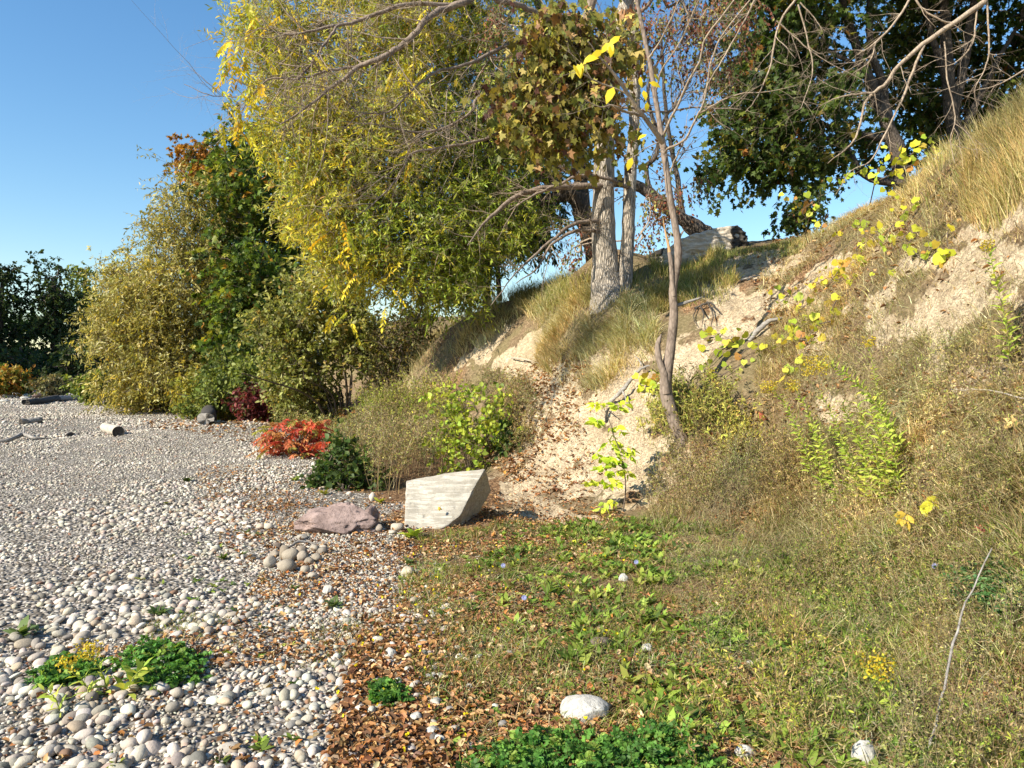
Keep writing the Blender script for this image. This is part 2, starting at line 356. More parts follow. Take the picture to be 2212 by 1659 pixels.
def unit(v): return v / (np.linalg.norm(v, axis=-1, keepdims=True) + 1e-9)
def rdir(n): return unit(rng.normal(size=(n, 3)))
TPL = {
 'lance': (np.array([(0, 0, 0), (.10, .42, .02), (0, 1, -.10), (-.10, .42, .02)]), np.array([(0, 1, 2), (0, 2, 3)])),
 'lance3': (np.array([(0, 0, 0), (.09, .3, .02), (.08, .65, .0), (0, 1, -.16), (-.08, .65, .0), (-.09, .3, .02)]), np.array([(0, 1, 5), (1, 2, 5), (2, 4, 5), (2, 3, 4)])),
 'ovate': (np.array([(0, 0, 0), (.26, .28, .07), (.27, .6, .03), (0, 1, -.12), (-.27, .6, .03), (-.26, .28, .07)]), np.array([(0, 1, 2), (0, 2, 3), (0, 3, 4), (0, 4, 5)])),
 'quad': (np.array([(-.3, 0, 0), (.3, .1, .05), (.35, .9, -.1), (-.25, 1, .05)]), np.array([(0, 1, 2), (0, 2, 3)])),
 'curl': (np.array([(0, 0, 0), (.3, .25, .22), (.22, .75, .25), (0, 1, -.05), (-.22, .75, .2), (-.32, .3, .25), (0, .5, 0)]), np.array([(0, 1, 6), (1, 2, 6), (2, 3, 6), (3, 4, 6), (4, 5, 6), (5, 0, 6)])),
 'maple': (np.array([(0, 0, 0), (.18, .02, .03), (.42, -.05, .02), (.34, .22, .05), (.60, .50, -.04), (.26, .52, .04), (.18, .70, .02), (0, 1.0, -.10), (-.18, .70, .02), (-.26, .52, .04), (-.60, .50, -.04), (-.34, .22, .05), (-.42, -.05, .02), (-.18, .02, .03), (0, .35, .0)]),
            np.array([(k, (k + 1) % 14, 14) for k in range(14)])),
 'maple5': (np.array([(0, 0, 0), (.42, .12, .04), (.24, .45, .05), (.5, .6, -.05), (.12, .62, 0), (0, 1.0, -.10), (-.12, .62, 0), (-.5, .6, -.05), (-.24, .45, .05), (-.42, .12, .04)]),
            np.array([(0, 1, 2), (2, 3, 4), (4, 5, 6), (6, 7, 8), (8, 9, 0), (0, 2, 8), (2, 4, 6), (2, 6, 8)])),
 'round': (np.array([(0, .05, 0), (.38, -.03, .05), (.55, .35, -.03), (.32, .72, .04), (0, .95, -.08), (-.32, .72, .04), (-.55, .35, -.03), (-.38, -.03, .05), (0, .38, .03)]), np.array([(k, (k + 1) % 8, 8) for k in range(8)])),
}
def leaves(pos, d, nrm, size, tpl, col, width=1.0):
    """leaf blades: pos, d (length direction), nrm (face normal), size per leaf -> V, F, C"""
    T, F = TPL[tpl]; n = len(pos); size = np.broadcast_to(np.asarray(size, float), (n,))
    d = unit(d); s = unit(np.cross(d, nrm)); nn = np.cross(s, d)
    V = pos[:, None, :] + size[:, None, None] * (T[None, :, 0:1] * width * s[:, None] + T[None, :, 1:2] * d[:, None] + T[None, :, 2:3] * nn[:, None])
    Fo = (F[None] + (np.arange(n) * len(T))[:, None, None]).reshape(-1, 3)
    return V.reshape(-1, 3), Fo, np.repeat(col, len(T), 0)
def palette(n, pal, var=.18):
    """pal: list of (weight, rgb)"""
    w = np.array([p[0] for p in pal], float); w /= w.sum(); c = np.array([p[1] for p in pal], float)
    r = c[rng.choice(len(pal), n, p=w)] * (1 + rng.normal(size=(n, 1)) * var)
    return np.clip(r * (1 + rng.normal(size=(n, 3)) * var * .25), .004, .95)
class Acc:
    def __init__(s): s.V = []; s.F = {}; s.C = []; s.n = 0
    def add(s, V, F, C=None):
        V = np.asarray(V).reshape(-1, 3); F = np.asarray(F); s.V.append(V); s.F.setdefault(F.shape[1], []).append(F + s.n); s.n += len(V)
        if C is None: C = np.full((len(V), 3), .5)
        s.C.append(np.broadcast_to(C, (len(V), 3)))
    def obj(s, name, mat, parent=None, smooth=False, base=None, usecol=True):
        if not s.n: return None
        return mesh_obj(name, np.concatenate(s.V), [np.concatenate(f) for f in s.F.values()], mat, parent, np.concatenate(s.C) if usecol else None, smooth, base)
def tubes(Pp, R, n=3, cap=False):
    """Pp (N,k,3) paths, R (N,k) radii -> V, F quads"""
    Pp = np.asarray(Pp, float); R = np.asarray(R, float)
    if Pp.ndim == 2: Pp = Pp[None]; R = R[None]
    Nn, k, _ = Pp.shape
    T = np.empty_like(Pp); T[:, 1:-1] = Pp[:, 2:] - Pp[:, :-2]; T[:, 0] = Pp[:, 1] - Pp[:, 0]; T[:, -1] = Pp[:, -1] - Pp[:, -2]; T = unit(T)
    ov = unit(Pp[:, -1] - Pp[:, 0]); ref = np.zeros((Nn, 3)); ref[np.arange(Nn), np.argmin(np.abs(ov), 1)] = 1
    A = unit(np.cross(T, ref[:, None, :])); B = np.cross(T, A)
    th = np.arange(n) / n * 2 * math.pi
    V = Pp[:, :, None, :] + R[:, :, None, None] * (np.cos(th)[None, None, :, None] * A[:, :, None, :] + np.sin(th)[None, None, :, None] * B[:, :, None, :])
    b = (np.arange(Nn) * k * n)[:, None, None] + (np.arange(k - 1) * n)[None, :, None]; j = np.arange(n); j2 = (j + 1) % n
    F = np.stack([b + j, b + j2, b + n + j2, b + n + j], -1).reshape(-1, 4)
    return V.reshape(-1, 3), F
def smooth_path(pts, rad, m):
    """Catmull-Rom resample of a hand placed path to about m points per span"""
    pts = np.asarray(pts, float); rad = np.asarray(rad, float); q = np.vstack([2 * pts[0] - pts[1], pts, 2 * pts[-1] - pts[-2]]); out = []; rr = []
    for i in range(len(pts) - 1):
        for t in np.arange(m) / m:
            a, b, c, d = q[i:i + 4]
            out.append(.5 * (2 * b + (c - a) * t + (2 * a - 5 * b + 4 * c - d) * t * t + (3 * b - a - 3 * c + d) * t ** 3)); rr.append(rad[i] * (1 - t) + rad[i + 1] * t)
    return np.vstack([out, pts[-1]]), np.r_[rr, rad[-1]]
def limb(acc, pts, rad, m=4, n=8, wob=.0, col=None, lump=.0):
    p, r = smooth_path(pts, rad, m)
    if wob: p[1:-1] += np.cumsum(rng.normal(size=(len(p) - 2, 3)), 0) * 0 + rng.normal(size=(len(p) - 2, 3)) * wob
    V, F = tubes(p, r, n)
    if lump:
        c = np.repeat(p, n, 0); d = V - c; V = c + d * (1 + lump * fbm(V[:, 0] * 9, V[:, 1] * 9, V[:, 2] * 3.2, 3, 77)[:, None])
    acc.add(V, F, col)
    k = len(V); nn = n                                             # close both ends
    for s, e in ((0, p[0]), (k - n, p[-1])):
        acc.add(np.vstack([V[s:s + n], e[None]]), np.array([(j, (j + 1) % n, n) for j in range(n)]), col)
    return p, r
def grow(seeds, targets, r_tip=.004, power=.5, sag=0.0, k=6, wander=.06, rmax=.2):
    """branches from hand placed limbs (list of (pts,rad)) to every target; returns paths (N,k,3), radii (N,k), end directions"""
    Pn = [np.asarray(s[0]) for s in seeds]; nodes = np.vstack(Pn); cap = np.concatenate([np.asarray(s[1]) for s in seeds])
    par = [-1] * len(nodes); nodes = list(nodes); T = np.asarray(targets)
    d0 = np.min(np.linalg.norm(T[:, None] - np.asarray(nodes)[None], axis=2), 1) if len(T) * len(nodes) < 4e6 else np.linalg.norm(T - T.mean(0), axis=1)
    order = np.argsort(d0 + rng.random(len(T)) * .2 * d0.std()); paths = []; starts = []; ends = []; segs = []
    arr = np.empty((len(nodes) + len(T) * (k - 1), 3)); arr[:len(nodes)] = nodes; cnt = len(nodes); par = np.full(len(arr), -1)
    for ti in order:
        t = T[ti]; d = np.linalg.norm(arr[:cnt] - t, axis=1); j = int(np.argmin(d)); a = arr[j]; L_ = d[j]
        u = np.linspace(0, 1, k)[:, None]; bow = (u * (1 - u)) * L_
        mid = a + (t - a) * u + bow * (rng.normal(size=3) * wander * 3 + np.array([0, 0, -sag])) + rng.normal(size=(k, 3)) * wander * L_ * .12 * np.sin(u * math.pi)
        mid[0] = a; mid[-1] = t; paths.append(mid)
        idx = np.arange(cnt, cnt + k - 1); arr[idx] = mid[1:]; par[idx] = np.r_[j, idx[:-1]]; segs.append((j, idx)); cnt += k - 1
    c = np.zeros(cnt)
    for j, idx in segs: c[idx[-1]] += 1
    for i in range(cnt - 1, -1, -1):
        if par[i] >= 0: c[par[i]] += c[i]
    R = []
    for j, idx in segs:
        ch = np.r_[c[idx[0]], c[idx]]; R.append(np.minimum(r_tip * ch ** power, rmax))
    paths = np.array(paths); return paths, np.array(R), unit(paths[:, -1] - paths[:, -2])
def ball_targets(blobs, n, shell=.55):
    """targets through blobs [(centre, (rx,ry,rz), weight)], denser to the outside"""
    w = np.array([b[2] for b in blobs], float); w /= w.sum(); ch = rng.choice(len(blobs), n, p=w); d = rdir(n)
    r = shell + (1 - shell) * rng.random(n) ** .7; r = np.where(rng.random(n) < .25, rng.random(n) ** .5 * shell, r)
    C = np.array([b[0] for b in blobs]); Rr = np.array([b[1] for b in blobs]); return C[ch] + d * r[:, None] * Rr[ch]
def pb(px, py, D, rx, ry, rd, w=None):
    """blob whose centre and radii are read off the photo; rd is its real half depth in metres"""
    return (P(px, py, D), (rx / FPX * D, rd, ry / FPX * D), w if w else rx * ry)
def twig_leaves(acc, tips, dirs, nt, tl, nl, size, tpl, pal, spread=.1, droop=.3, along=.5, out=.6, width=1.0, var=.2, twig=None, twr=.0025, hang=.0, sizevar=.25):
    """short twigs from every tip, leaves along each"""
    n = len(tips) * nt; st = np.repeat(tips, nt, 0) + rng.normal(size=(n, 3)) * spread
    d = unit(np.repeat(dirs, nt, 0) * out + rdir(n) * 1.0 + np.array([0, 0, -hang])); Ls = tl * (.5 + rng.random(n))[:, None]
    u = np.linspace(.0, 1, 4)[None, :, None]
    path = st[:, None] + d[:, None] * u * Ls[:, None] + np.array([0, 0, -1.0]) * (u ** 2) * droop * Ls[:, None]
    if twig is not None:
        V, F = tubes(path, np.linspace(twr, twr * .4, 4)[None].repeat(n, 0), 3); twig.add(V, F)
    t = (np.arange(nl) + rng.random((n, nl))) / nl; t = .15 + .85 * t
    pos = st[:, None] + d[:, None] * (t * Ls)[..., None] + np.array([0, 0, -1.0]) * ((t ** 2) * droop * Ls)[..., None]
    tan = unit(d[:, None] + np.array([0, 0, -2.0]) * (t * droop)[..., None]); m = n * nl
    ld = unit(tan.reshape(-1, 3) * along + rdir(m) * .8 + np.array([0, 0, -hang]))
    nr = rdir(m) + np.array([0, 0, .8])
    base = palette(n, pal, var * .7).repeat(nl, 0) * (1 + rng.normal(size=(m, 1)) * var * .6)
    mixm = rng.random(m) < .35; base[mixm] = palette(int(mixm.sum()), pal, var)
    V, F, C = leaves(pos.reshape(-1, 3), ld, nr, size * (1 + rng.normal(size=m) * sizevar).clip(.4, 1.8), tpl, np.clip(base, .004, .95), width)
    acc.add(V, F, C)
def tint(p):
    a = fbm(p[:, 0] * 1.4, p[:, 1] * 1.4, 0, 3, 501); b = fbm(p[:, 0] * 2.6, p[:, 1] * 2.6, 0, 3, 521)
    return ((1 + .28 * a)[:, None] * np.stack([1 + .13 * b, 1 + 0 * b, .88 - .1 * b], -1)).clip(.4, 1.7)
def blades(acc, pos, h, w, lean, pal, var=.2, bend=.6):
    """grass blades: pos (n,3), height h (n,), width w, lean vector (n,3) horizontal-ish"""
    n = len(pos); h = np.broadcast_to(h, (n,)); w = np.broadcast_to(w, (n,))[:, None]; up = unit(np.array([0, 0, 1.0]) + lean * .5); th = rng.random(n) * 6.283
    s = np.c_[np.cos(th), np.sin(th), np.zeros(n)]; V = []
    for u, ww in ((0, 1), (.45, .8), (.8, .45)):
        c = pos + up * (h * u)[:, None] + lean * (bend * h * u * u)[:, None] - np.array([0, 0, 1.0]) * (np.linalg.norm(lean, axis=1) * .35 * h * u * u * u)[:, None]
        V += [c - s * (w * ww / 2), c + s * (w * ww / 2)]
    c = pos + up * h[:, None] + lean * (bend * h)[:, None] - np.array([0, 0, 1.0]) * (np.linalg.norm(lean, axis=1) * .35 * h)[:, None]; V.append(c)
    V = np.stack(V, 1).reshape(-1, 3); F = np.array([(0, 1, 3), (0, 3, 2), (2, 3, 5), (2, 5, 4), (4, 5, 6)])
    tc_ = tint(pos)
    F = (F[None] + (np.arange(n) * 7)[:, None, None]).reshape(-1, 3); acc.add(V, F, (palette(n, pal, var) * tc_).repeat(7, 0))
def in_poly(px, py, poly):
    poly = np.asarray(poly, float); c = np.zeros(px.shape, bool); j = len(poly) - 1
    for i in range(len(poly)):
        xi, yi = poly[i]; xj, yj = poly[j]
        c ^= ((yi > py) != (yj > py)) & (px < (xj - xi) * (py - yi) / (yj - yi + 1e-9) + xi); j = i
    return c
def scatter(poly, n, near=1.0, dmax=60):
    """ground points inside a patch outlined on the photo; even over the ground up to `near` weighting"""
    poly = np.asarray(poly, float); out = []; tot = 0
    lo = poly.min(0); hi = poly.max(0)
    q, ok = hit(*np.array([(x, y) for x in np.linspace(lo[0], hi[0], 14) for y in np.linspace(lo[1], hi[1], 14)]).T, dmax)
    m = in_poly(*np.array([(x, y) for x in np.linspace(lo[0] , hi[0], 14) for y in np.linspace(lo[1], hi[1], 14)]).T, poly) & ok
    q = q[m] if m.any() else q
    x0, y0 = q[:, 0].min() - .3, q[:, 1].min() - .3; x1, y1 = q[:, 0].max() + .3, q[:, 1].max() + .6
    for _ in range(60):
        x = rng.uniform(x0, x1, 40000); y = rng.uniform(y0, y1, 40000)
        z = H0(x, y); yc, zc = y, z - CAMZ
        c, s = math.cos(PITCH), math.sin(PITCH); fy = yc * c + zc * s; fz = -yc * s + zc * c
        u = 1106 + x / fy * FPX; v = 829.5 - fz / fy * FPX
        k = (y > 1) & in_poly(u, v, poly) & (rng.random(40000) < np.minimum(1, (y0 + .3) / np.maximum(y, .1)) ** near)
        out.append(np.c_[x, y][k]); tot += k.sum()
        if tot >= n: break
    if not tot: return np.zeros((0, 3))
    xy = np.vstack(out)[:n]; return np.c_[xy, H(xy[:, 0], xy[:, 1])]
# ---------------------------------------------------------------- the ground: beach and bluff
def axis(dense0, dense1, step, far0, far1, g=1.12):
    a = [np.arange(dense0, dense1, step)]; s = step; x = dense1; r = []
    while x < far1: r.append(x); s = s * g; x += s
    r.append(far1); l = []; s = step; x = dense0
    while x > far0:
        s = s * g; x -= s; l.append(max(x, far0))
    return np.concatenate([np.array(l[::-1]), a[0], np.array(r)])
ax = axis(-6.5, 6.5, .04, -500, 500); ay = axis(2.0, 18.5, .045, -60, 900)
XX, YY = np.meshgrid(ax, ay); Z0 = np.empty_like(XX)
m = (XX > -13.8) & (XX < 13.8) & (YY > -3.8) & (YY < 25.8); Z0 = H0(XX, YY)
ZZ = Z0 + rough(XX, YY, Z0)
ZZ = np.where(YY > 40, Z0, ZZ)
gw = gravel_w(XX, YY); sw = soil_w(XX, YY, Z0)
lw = (1 - sstep(-.3, 1.8, np.abs(XX - np.interp(YY, _XB[:, 0], _XB[:, 1]) - .9))) * .9 + .2
lw = np.clip(lw + .5 * fbm(XX * 1.3, YY * 1.3, 0, 3, 61), 0, 1)
mask = np.stack([gw, sw, lw], -1).reshape(-1, 3)
nx, ny = len(ax), len(ay); idx = np.arange(nx * ny).reshape(ny, nx)
Fq = np.stack([idx[:-1, :-1], idx[:-1, 1:], idx[1:, 1:], idx[1:, :-1]], -1).reshape(-1, 4)
VV = np.stack([XX, YY, ZZ], -1).reshape(-1, 3); zc = Z0.reshape(-1)[Fq].mean(1)
for nm, sel in (('beach', zc < .13), ('bluff', zc >= .13)):
    f = Fq[sel]; u, inv = np.unique(f, return_inverse=True)
    o = mesh_obj(nm, VV[u], inv.reshape(-1, 4), M['ground'], smooth=True)
    a = o.data.color_attributes.new('mask', 'FLOAT_COLOR', 'POINT'); a.data.foreach_set('color', np.c_[mask[u], np.ones(len(u))].astype(np.float32).ravel())
    o['kind'] = 'structure'
    tag(o, 'flat pebble beach running back to the far trees' if nm == 'beach' else 'eroded bluff of pale earth rising on the right', 'ground' if nm == 'beach' else 'hillside')

# ---------------------------------------------------------------- pebbles
def ico(sub):
    import bmesh
    bm = bmesh.new(); bmesh.ops.create_icosphere(bm, subdivisions=sub, radius=1.0); bm.verts.ensure_lookup_table()
    v = np.array([tuple(x.co) for x in bm.verts]); f = np.array([[w.index for w in x.verts] for x in bm.faces]); bm.free(); return v, f
ICO = {k: ico(k) for k in (1, 2, 3, 4, 5)}
def pebble_set(pos, size, sub, sink=.25):
    v, f = ICO[sub]; n = len(pos); sc = np.c_[size * rng.uniform(.75, 1.25, n), size * rng.uniform(.6, .95, n), size * rng.uniform(.35, .72, n)]
    nf = 6; amp = .22; ph = rng.random((n, nf)) * 6.283; dr = rdir(n * nf).reshape(n, nf, 3) * rng.uniform(1.2, 3.0, (n, nf, 1))
    w = 1 + amp * np.sin(np.einsum('vk,nfk->nvf', v, dr) + ph[:, None]).mean(2) * 1.8
    p = v[None] * sc[:, None] * w[..., None]
    yaw = rng.random(n) * 6.283; t1 = rng.normal(size=n) * .28; t2 = rng.normal(size=n) * .28
    c, s = np.cos(t1)[:, None], np.sin(t1)[:, None]; p = np.stack([p[..., 0], p[..., 1] * c - p[..., 2] * s, p[..., 1] * s + p[..., 2] * c], -1)
    c, s = np.cos(t2)[:, None], np.sin(t2)[:, None]; p = np.stack([p[..., 0] * c + p[..., 2] * s, p[..., 1], -p[..., 0] * s + p[..., 2] * c], -1)
    c, s = np.cos(yaw)[:, None], np.sin(yaw)[:, None]; p = np.stack([p[..., 0] * c - p[..., 1] * s, p[..., 0] * s + p[..., 1] * c, p[..., 2]], -1)
    p = p + pos[:, None] + np.array([0, 0, 1.0]) * (sc[:, 2] * (1 - 2 * sink))[:, None, None]
    return p, f
PAL_PEB = [(6, (.64, .59, .515)), (5, (.50, .45, .385)), (3.5, (.76, .71, .625)), (3, (.36, .33, .29)), (1.8, (.56, .46, .36)), (.6, (.33, .20, .14)), (1.2, (.20, .185, .165))]
def pebbles_at(y0, y1, per_m2, s0, s1, edge=0.0, rightlim=None):
    x1 = 3; out = []
    A = (y1 - y0) * (x1 + .75 * y1 + 2); n = int(A * per_m2)
    x = rng.uniform(-.75 * y1 - 2, x1, n); y = rng.uniform(y0, y1, n)
    k = (x > -.75 * y - 1.2); x, y = x[k], y[k]
    w = gravel_w(x, y, .6); k = rng.random(len(x)) < w * (1 if edge == 0 else 1); x, y = x[k], y[k]
    size = s0 + (s1 - s0) * rng.random(len(x)) ** 2.6
    # patches of smaller stones and bare dark patches
    big = .7 + .5 * sstep(-.3, .5, fbm(x * .9, y * .9, 0, 3, 91)); size = size * big
    xe = np.interp(y, _XB[:, 0], _XB[:, 1]) - x; fine = sstep(4.6, 5.3, y) * (1 - sstep(8.2, 9.5, y)) * (1 - sstep(.9, 1.7, xe)); size = size * (1 - .55 * fine)
    thin = sstep(-.55, -.1, fbm(x * .8 + 3, y * 1.9, 0, 3, 95)); k = rng.random(len(x)) < .25 + .75 * thin; x, y, size = x[k], y[k], size[k]
    return np.c_[x, y, H(x, y)], size
acc_peb = Acc()
def add_pebbles(pos, size, sub):
    p, f = pebble_set(pos, size, sub); n = len(pos)
    F = (f[None] + (np.arange(n) * p.shape[1])[:, None, None]).reshape(-1, 3)
    acc_peb.add(p.reshape(-1, 3), F, palette(n, PAL_PEB, .12).repeat(p.shape[1], 0))
far3, f3 = pebbles_at(34, 62, 60, .04, .07)
near, nsz = pebbles_at(1.8, 4.6, 760, .008, .036)
mid, msz = pebbles_at(4.6, 9, 720, .009, .034)
far1, fsz = pebbles_at(9, 17, 480, .012, .034)
far2, f2 = pebbles_at(17, 34, 170, .02, .05)
# the 300 largest near ones are objects of their own
score = nsz / near[:, 1]; inframe = (np.abs(near[:, 0] / near[:, 1]) < .68) & (near[:, 1] > 3.05); od = np.argsort(-score * inframe); big = od[:300]
rest = np.ones(len(near), bool); rest[big] = False
gp, gf = pebble_set(near[big], nsz[big], 3, .12)
gc = palette(300, PAL_PEB[:5], .12)
for i in range(300):
    b0 = near[big[i]]
    o = mesh_obj('cobble', gp[i], gf, M['pebble'], None, gc[i][None].repeat(len(gp[i]), 0), True, base=b0)
    tag(o, 'smooth pale grey cobble lying loose among the near beach pebbles', 'cobble', 'loose pale cobbles on the near beach')
q = scatter([(0, 1659), (0, 1380), (760, 1380), (760, 1659)], 2500, .3); add_pebbles(q, rng.uniform(.006, .014, len(q)), 1)
add_pebbles(near[rest], nsz[rest], 2)
add_pebbles(mid, msz, 1 if len(mid) > 30000 else 2); add_pebbles(far1, fsz, 1); add_pebbles(far2, f2, 1); add_pebbles(far3, f3, 1)
# fine shingle by the block and a thin scatter through the litter
q = scatter([(640, 1100), (880, 1150), (930, 1330), (700, 1420), (520, 1250)], 5000, .5); add_pebbles(q, rng.uniform(.008, .018, len(q)), 1)
q = scatter([(650, 1659), (600, 1300), (880, 1230), (980, 1300), (1150, 1659)], 230, .5); add_pebbles(q, rng.uniform(.012, .034, len(q)), 2)
tag(acc_peb.obj('gravel', M['pebble'], smooth=True), 'pale grey and white pebbles covering the whole beach', 'gravel', kind='stuff')

def rock(name, px, py, wpx, hpx, mat, label, seed, cat='rock', depth=1.0, col=(1, 1, 1), group=None, sub=4, lumps=.16, facets=0, yaw=0, sink=.25, shear=0, wedge=0, crag=0):
    """boulder standing on the ground under (px,py), wpx by hpx in the photo"""
    g = G(px, py); rx = wpx / 2 / FPX * g[1]; rz = hpx / FPX * g[1] / (2 * (1 - sink) ) 
    v, f = ICO[sub]; v = v.copy(); w = 1 + lumps * fbm(v[:, 0] * 1.3 + seed, v[:, 1] * 1.3, v[:, 2] * 1.3, 3, seed) + lumps * .12 * fbm(v[:, 0] * 7 + seed, v[:, 1] * 7, v[:, 2] * 7, 3, seed + 1)
    v = v * w[:, None]
    if crag: v = v * (1 - crag * (1 - np.abs(fbm(v[:, 0] * 2.2 + seed, v[:, 1] * 2.2, v[:, 2] * 2.6, 4, seed + 7))) ** 4)[:, None]
    if wedge: v[:, 2] *= 1 - wedge * np.clip((.25 - v[:, 0]) / 1.25, 0, 1)
    r0 = random.Random(seed)
    for _ in range(facets):
        n = np.array([r0.gauss(0, 1) for _ in range(3)]); n /= np.linalg.norm(n); lim = r0.uniform(.62, .85); d = v @ n
        v = v - np.maximum(d - lim, 0)[:, None] * n * .92
    p = v * np.array([rx, rx * depth, rz]); p[:, 0] += shear * p[:, 2]
    c, s = math.cos(yaw), math.sin(yaw); p[:, :2] = np.c_[p[:, 0] * c - p[:, 1] * s, p[:, 0] * s + p[:, 1] * c]
    base = g + np.array([0, rx * depth * .5, rz * (1 - 2 * sink)])
    base[2] = H0(base[0], base[1]) + rz * (1 - 2 * sink)
    o = mesh_obj(name, p + base, f, mat, None, np.array(col)[None].repeat(len(p), 0), True, base=base)
    return tag(o, label, cat, group)
# ================================================================ TREES
def trunk_pts(lst, D):
    """[(px,py,radius[,D])] -> pts, radii"""
    a = [P(q[0], q[1], q[3] if len(q) > 3 else D) for q in lst]; return np.array(a), np.array([q[2] for q in lst], float)
def side_twigs(acc, path, rad, n, ln, lvl=1, t0=.15, up=0.0, r=None, spread=1.0, k=6, tips=None, kink=.22):
    """random kinked twigs off a path; vectorised, recursive"""
    m = len(path) - 1; t = (t0 + (1 - t0) * rng.random(n)) * m; i = np.minimum(t.astype(int), m - 1); f = (t - i)[:, None]
    st = path[i] * (1 - f) + path[i + 1] * f; tan = unit(path[i + 1] - path[i]); rr = rad[i]
    d = unit(tan * .7 + unit(np.cross(tan, rdir(n))) * spread * .8 + np.array([0, 0, up])); Ls = ln * (.35 + rng.random(n) ** 1.5)
    pts = np.empty((n, k, 3)); pts[:, 0] = st; cur = d
    for j in range(1, k):
        cur = unit(cur + rdir(n) * kink + np.array([0, 0, up * .15])); pts[:, j] = pts[:, j - 1] + cur * (Ls / (k - 1))[:, None]
    r0 = np.minimum(rr * .6, (r or .006) * (.6 + .6 * rng.random(n))); R = r0[:, None] * np.linspace(1, .3, k)[None]
    V, F = tubes(pts, R, 4 if r0.mean() > .004 else 3); acc.add(V, F)
    if tips is not None: tips.append((pts[:, -1], cur))
    if lvl > 0:
        for q in range(n):
            side_twigs(acc, pts[q], R[q], 4 if lvl > 1 else 3, ln * .5, lvl - 1, .1, up, (r or .006) * .6, spread, 5, tips, kink)

LANCE_WILLOW = [(5, (.38, .39, .06)), (4, (.50, .45, .06)), (3, (.19, .24, .04)), (2, (.62, .50, .04)), (2, (.48, .47, .20)), (.8, (.38, .24, .06))]
WILLOW_GREEN = [(5, (.26, .33, .045)), (4, (.36, .40, .05)), (3, (.14, .20, .03)), (1.5, (.50, .46, .05)), (1.2, (.38, .40, .17))]
WILLOW_YEL = [(5, (.60, .50, .05)), (4, (.50, .46, .05)), (4, (.34, .36, .05)), (1, (.66, .48, .04))]

# ---- the big yellow-green willow
base = P(1290, 640, 16.0); base[2] = H0(base[0], base[1])
wt = thing('willow_tree', 'large willow with narrow yellow green leaves, its dark trunk behind the twin pale trunks', 'tree', base)
wood = Acc(); seeds = []
for lst in [
    [(1294, 660, .30, 16.05), (1290, 560, .24, 16.05), (1262, 470, .20, 15.93), (1232, 418, .17, 15.81), (1150, 365, .13, 15.46), (1060, 310, .11, 15.10), (950, 240, .09, 14.87), (850, 165, .07, 14.63), (770, 112, .055, 14.40), (690, 50, .035, 14.16)],
    [(1262, 470, .16, 15.93), (1254, 380, .15, 16.17), (1250, 290, .13, 16.40), (1235, 180, .11, 16.28), (1190, 80, .09, 16.05), (1140, -50, .07, 15.93), (1080, -200, .05, 15.69)],
    [(1232, 418, .13, 15.81), (1140, 440, .10, 15.58), (1030, 452, .08, 15.34), (910, 430, .065, 15.10), (800, 395, .05, 14.87), (700, 350, .035, 14.63), (620, 300, .02, 14.40)],
    [(1060, 310, .07, 15.10), (920, 335, .06, 15.22), (790, 325, .05, 15.10), (690, 285, .04, 14.99), (600, 262, .025, 14.87), (540, 200, .012, 14.75)],
    [(1140, 440, .07, 15.58), (1060, 490, .055, 15.22), (970, 545, .04, 14.99), (930, 620, .028, 14.75), (900, 690, .015, 14.63)],
    [(1190, 80, .06, 16.05), (1060, 30, .05, 15.58), (920, -20, .04, 15.22), (760, -60, .03, 14.87), (620, -60, .02, 14.63)]]:
    pts, rd = trunk_pts(lst, 13); seeds.append(limb(wood, pts, rd, 4, 10, .01, lump=.12))
wood.obj('trunk', M['bark_dark'], wt, usecol=False, smooth=True)
def willow_part(name, blobs, n, pal, nt=5, nl=11, size=.108, hang=.08, seedsel=seeds, stem='branches', tpl='lance3', out=.7, droop=.22, tl=.42, mat='leaf', k=6, width=1.15, tw=True):
    T = ball_targets(blobs, n); paths, R, dirs = grow(seedsel, T, .0035, .48, .05, k, .08)
    br = Acc(); V, F = tubes(paths, R, 4); br.add(V, F); lf = Acc()
    twig_leaves(lf, T[:0], dirs[:0], 1, 1, 1, 1, tpl, pal) if False else None
    twig_leaves(lf, paths[:, -1], dirs, nt, tl, nl, size, tpl, pal, .14, droop, .6, out, width, .22, br if tw else None, .003, hang)
    br.obj(stem, M['twig_pale'], wt, usecol=False); lf.obj(name, M[mat], wt)
willow_part('crown', [pb(610, 100, 14.63, 90, 110, 1.0), pb(670, 280, 14.75, 120, 110, 1.4), pb(720, 430, 14.87, 110, 100, 1.4), pb(820, 300, 14.87, 190, 160, 2.0), pb(870, 80, 15.10, 220, 130, 2.0),
    pb(880, -120, 15.10, 240, 120, 2.0), pb(770, 570, 14.75, 90, 60, 1.0, 5000)], 1650, LANCE_WILLOW, 6, 12)
willow_part('crown', [pb(1050, 300, 15.58, 170, 150, 1.8), pb(930, 500, 15.22, 190, 130, 1.8), pb(1080, 470, 15.34, 110, 70, 1.3), pb(1060, 90, 15.69, 150, 110, 1.8, 9000), pb(960, 610, 14.87, 100, 60, 1.0), pb(1180, 300, 16.05, 90, 90, 1.2, 5000)], 1050, WILLOW_GREEN, 6, 12)
willow_part('crown', [pb(740, 600, 14.40, 40, 50, .5), pb(850, 590, 14.40, 80, 50, .6), pb(570, 260, 14.16, 50, 50, .6, 1200), pb(690, 500, 14.16, 70, 60, .6), pb(560, 60, 14.16, 60, 60, .6, 1500)], 130, WILLOW_YEL, 4, 9)

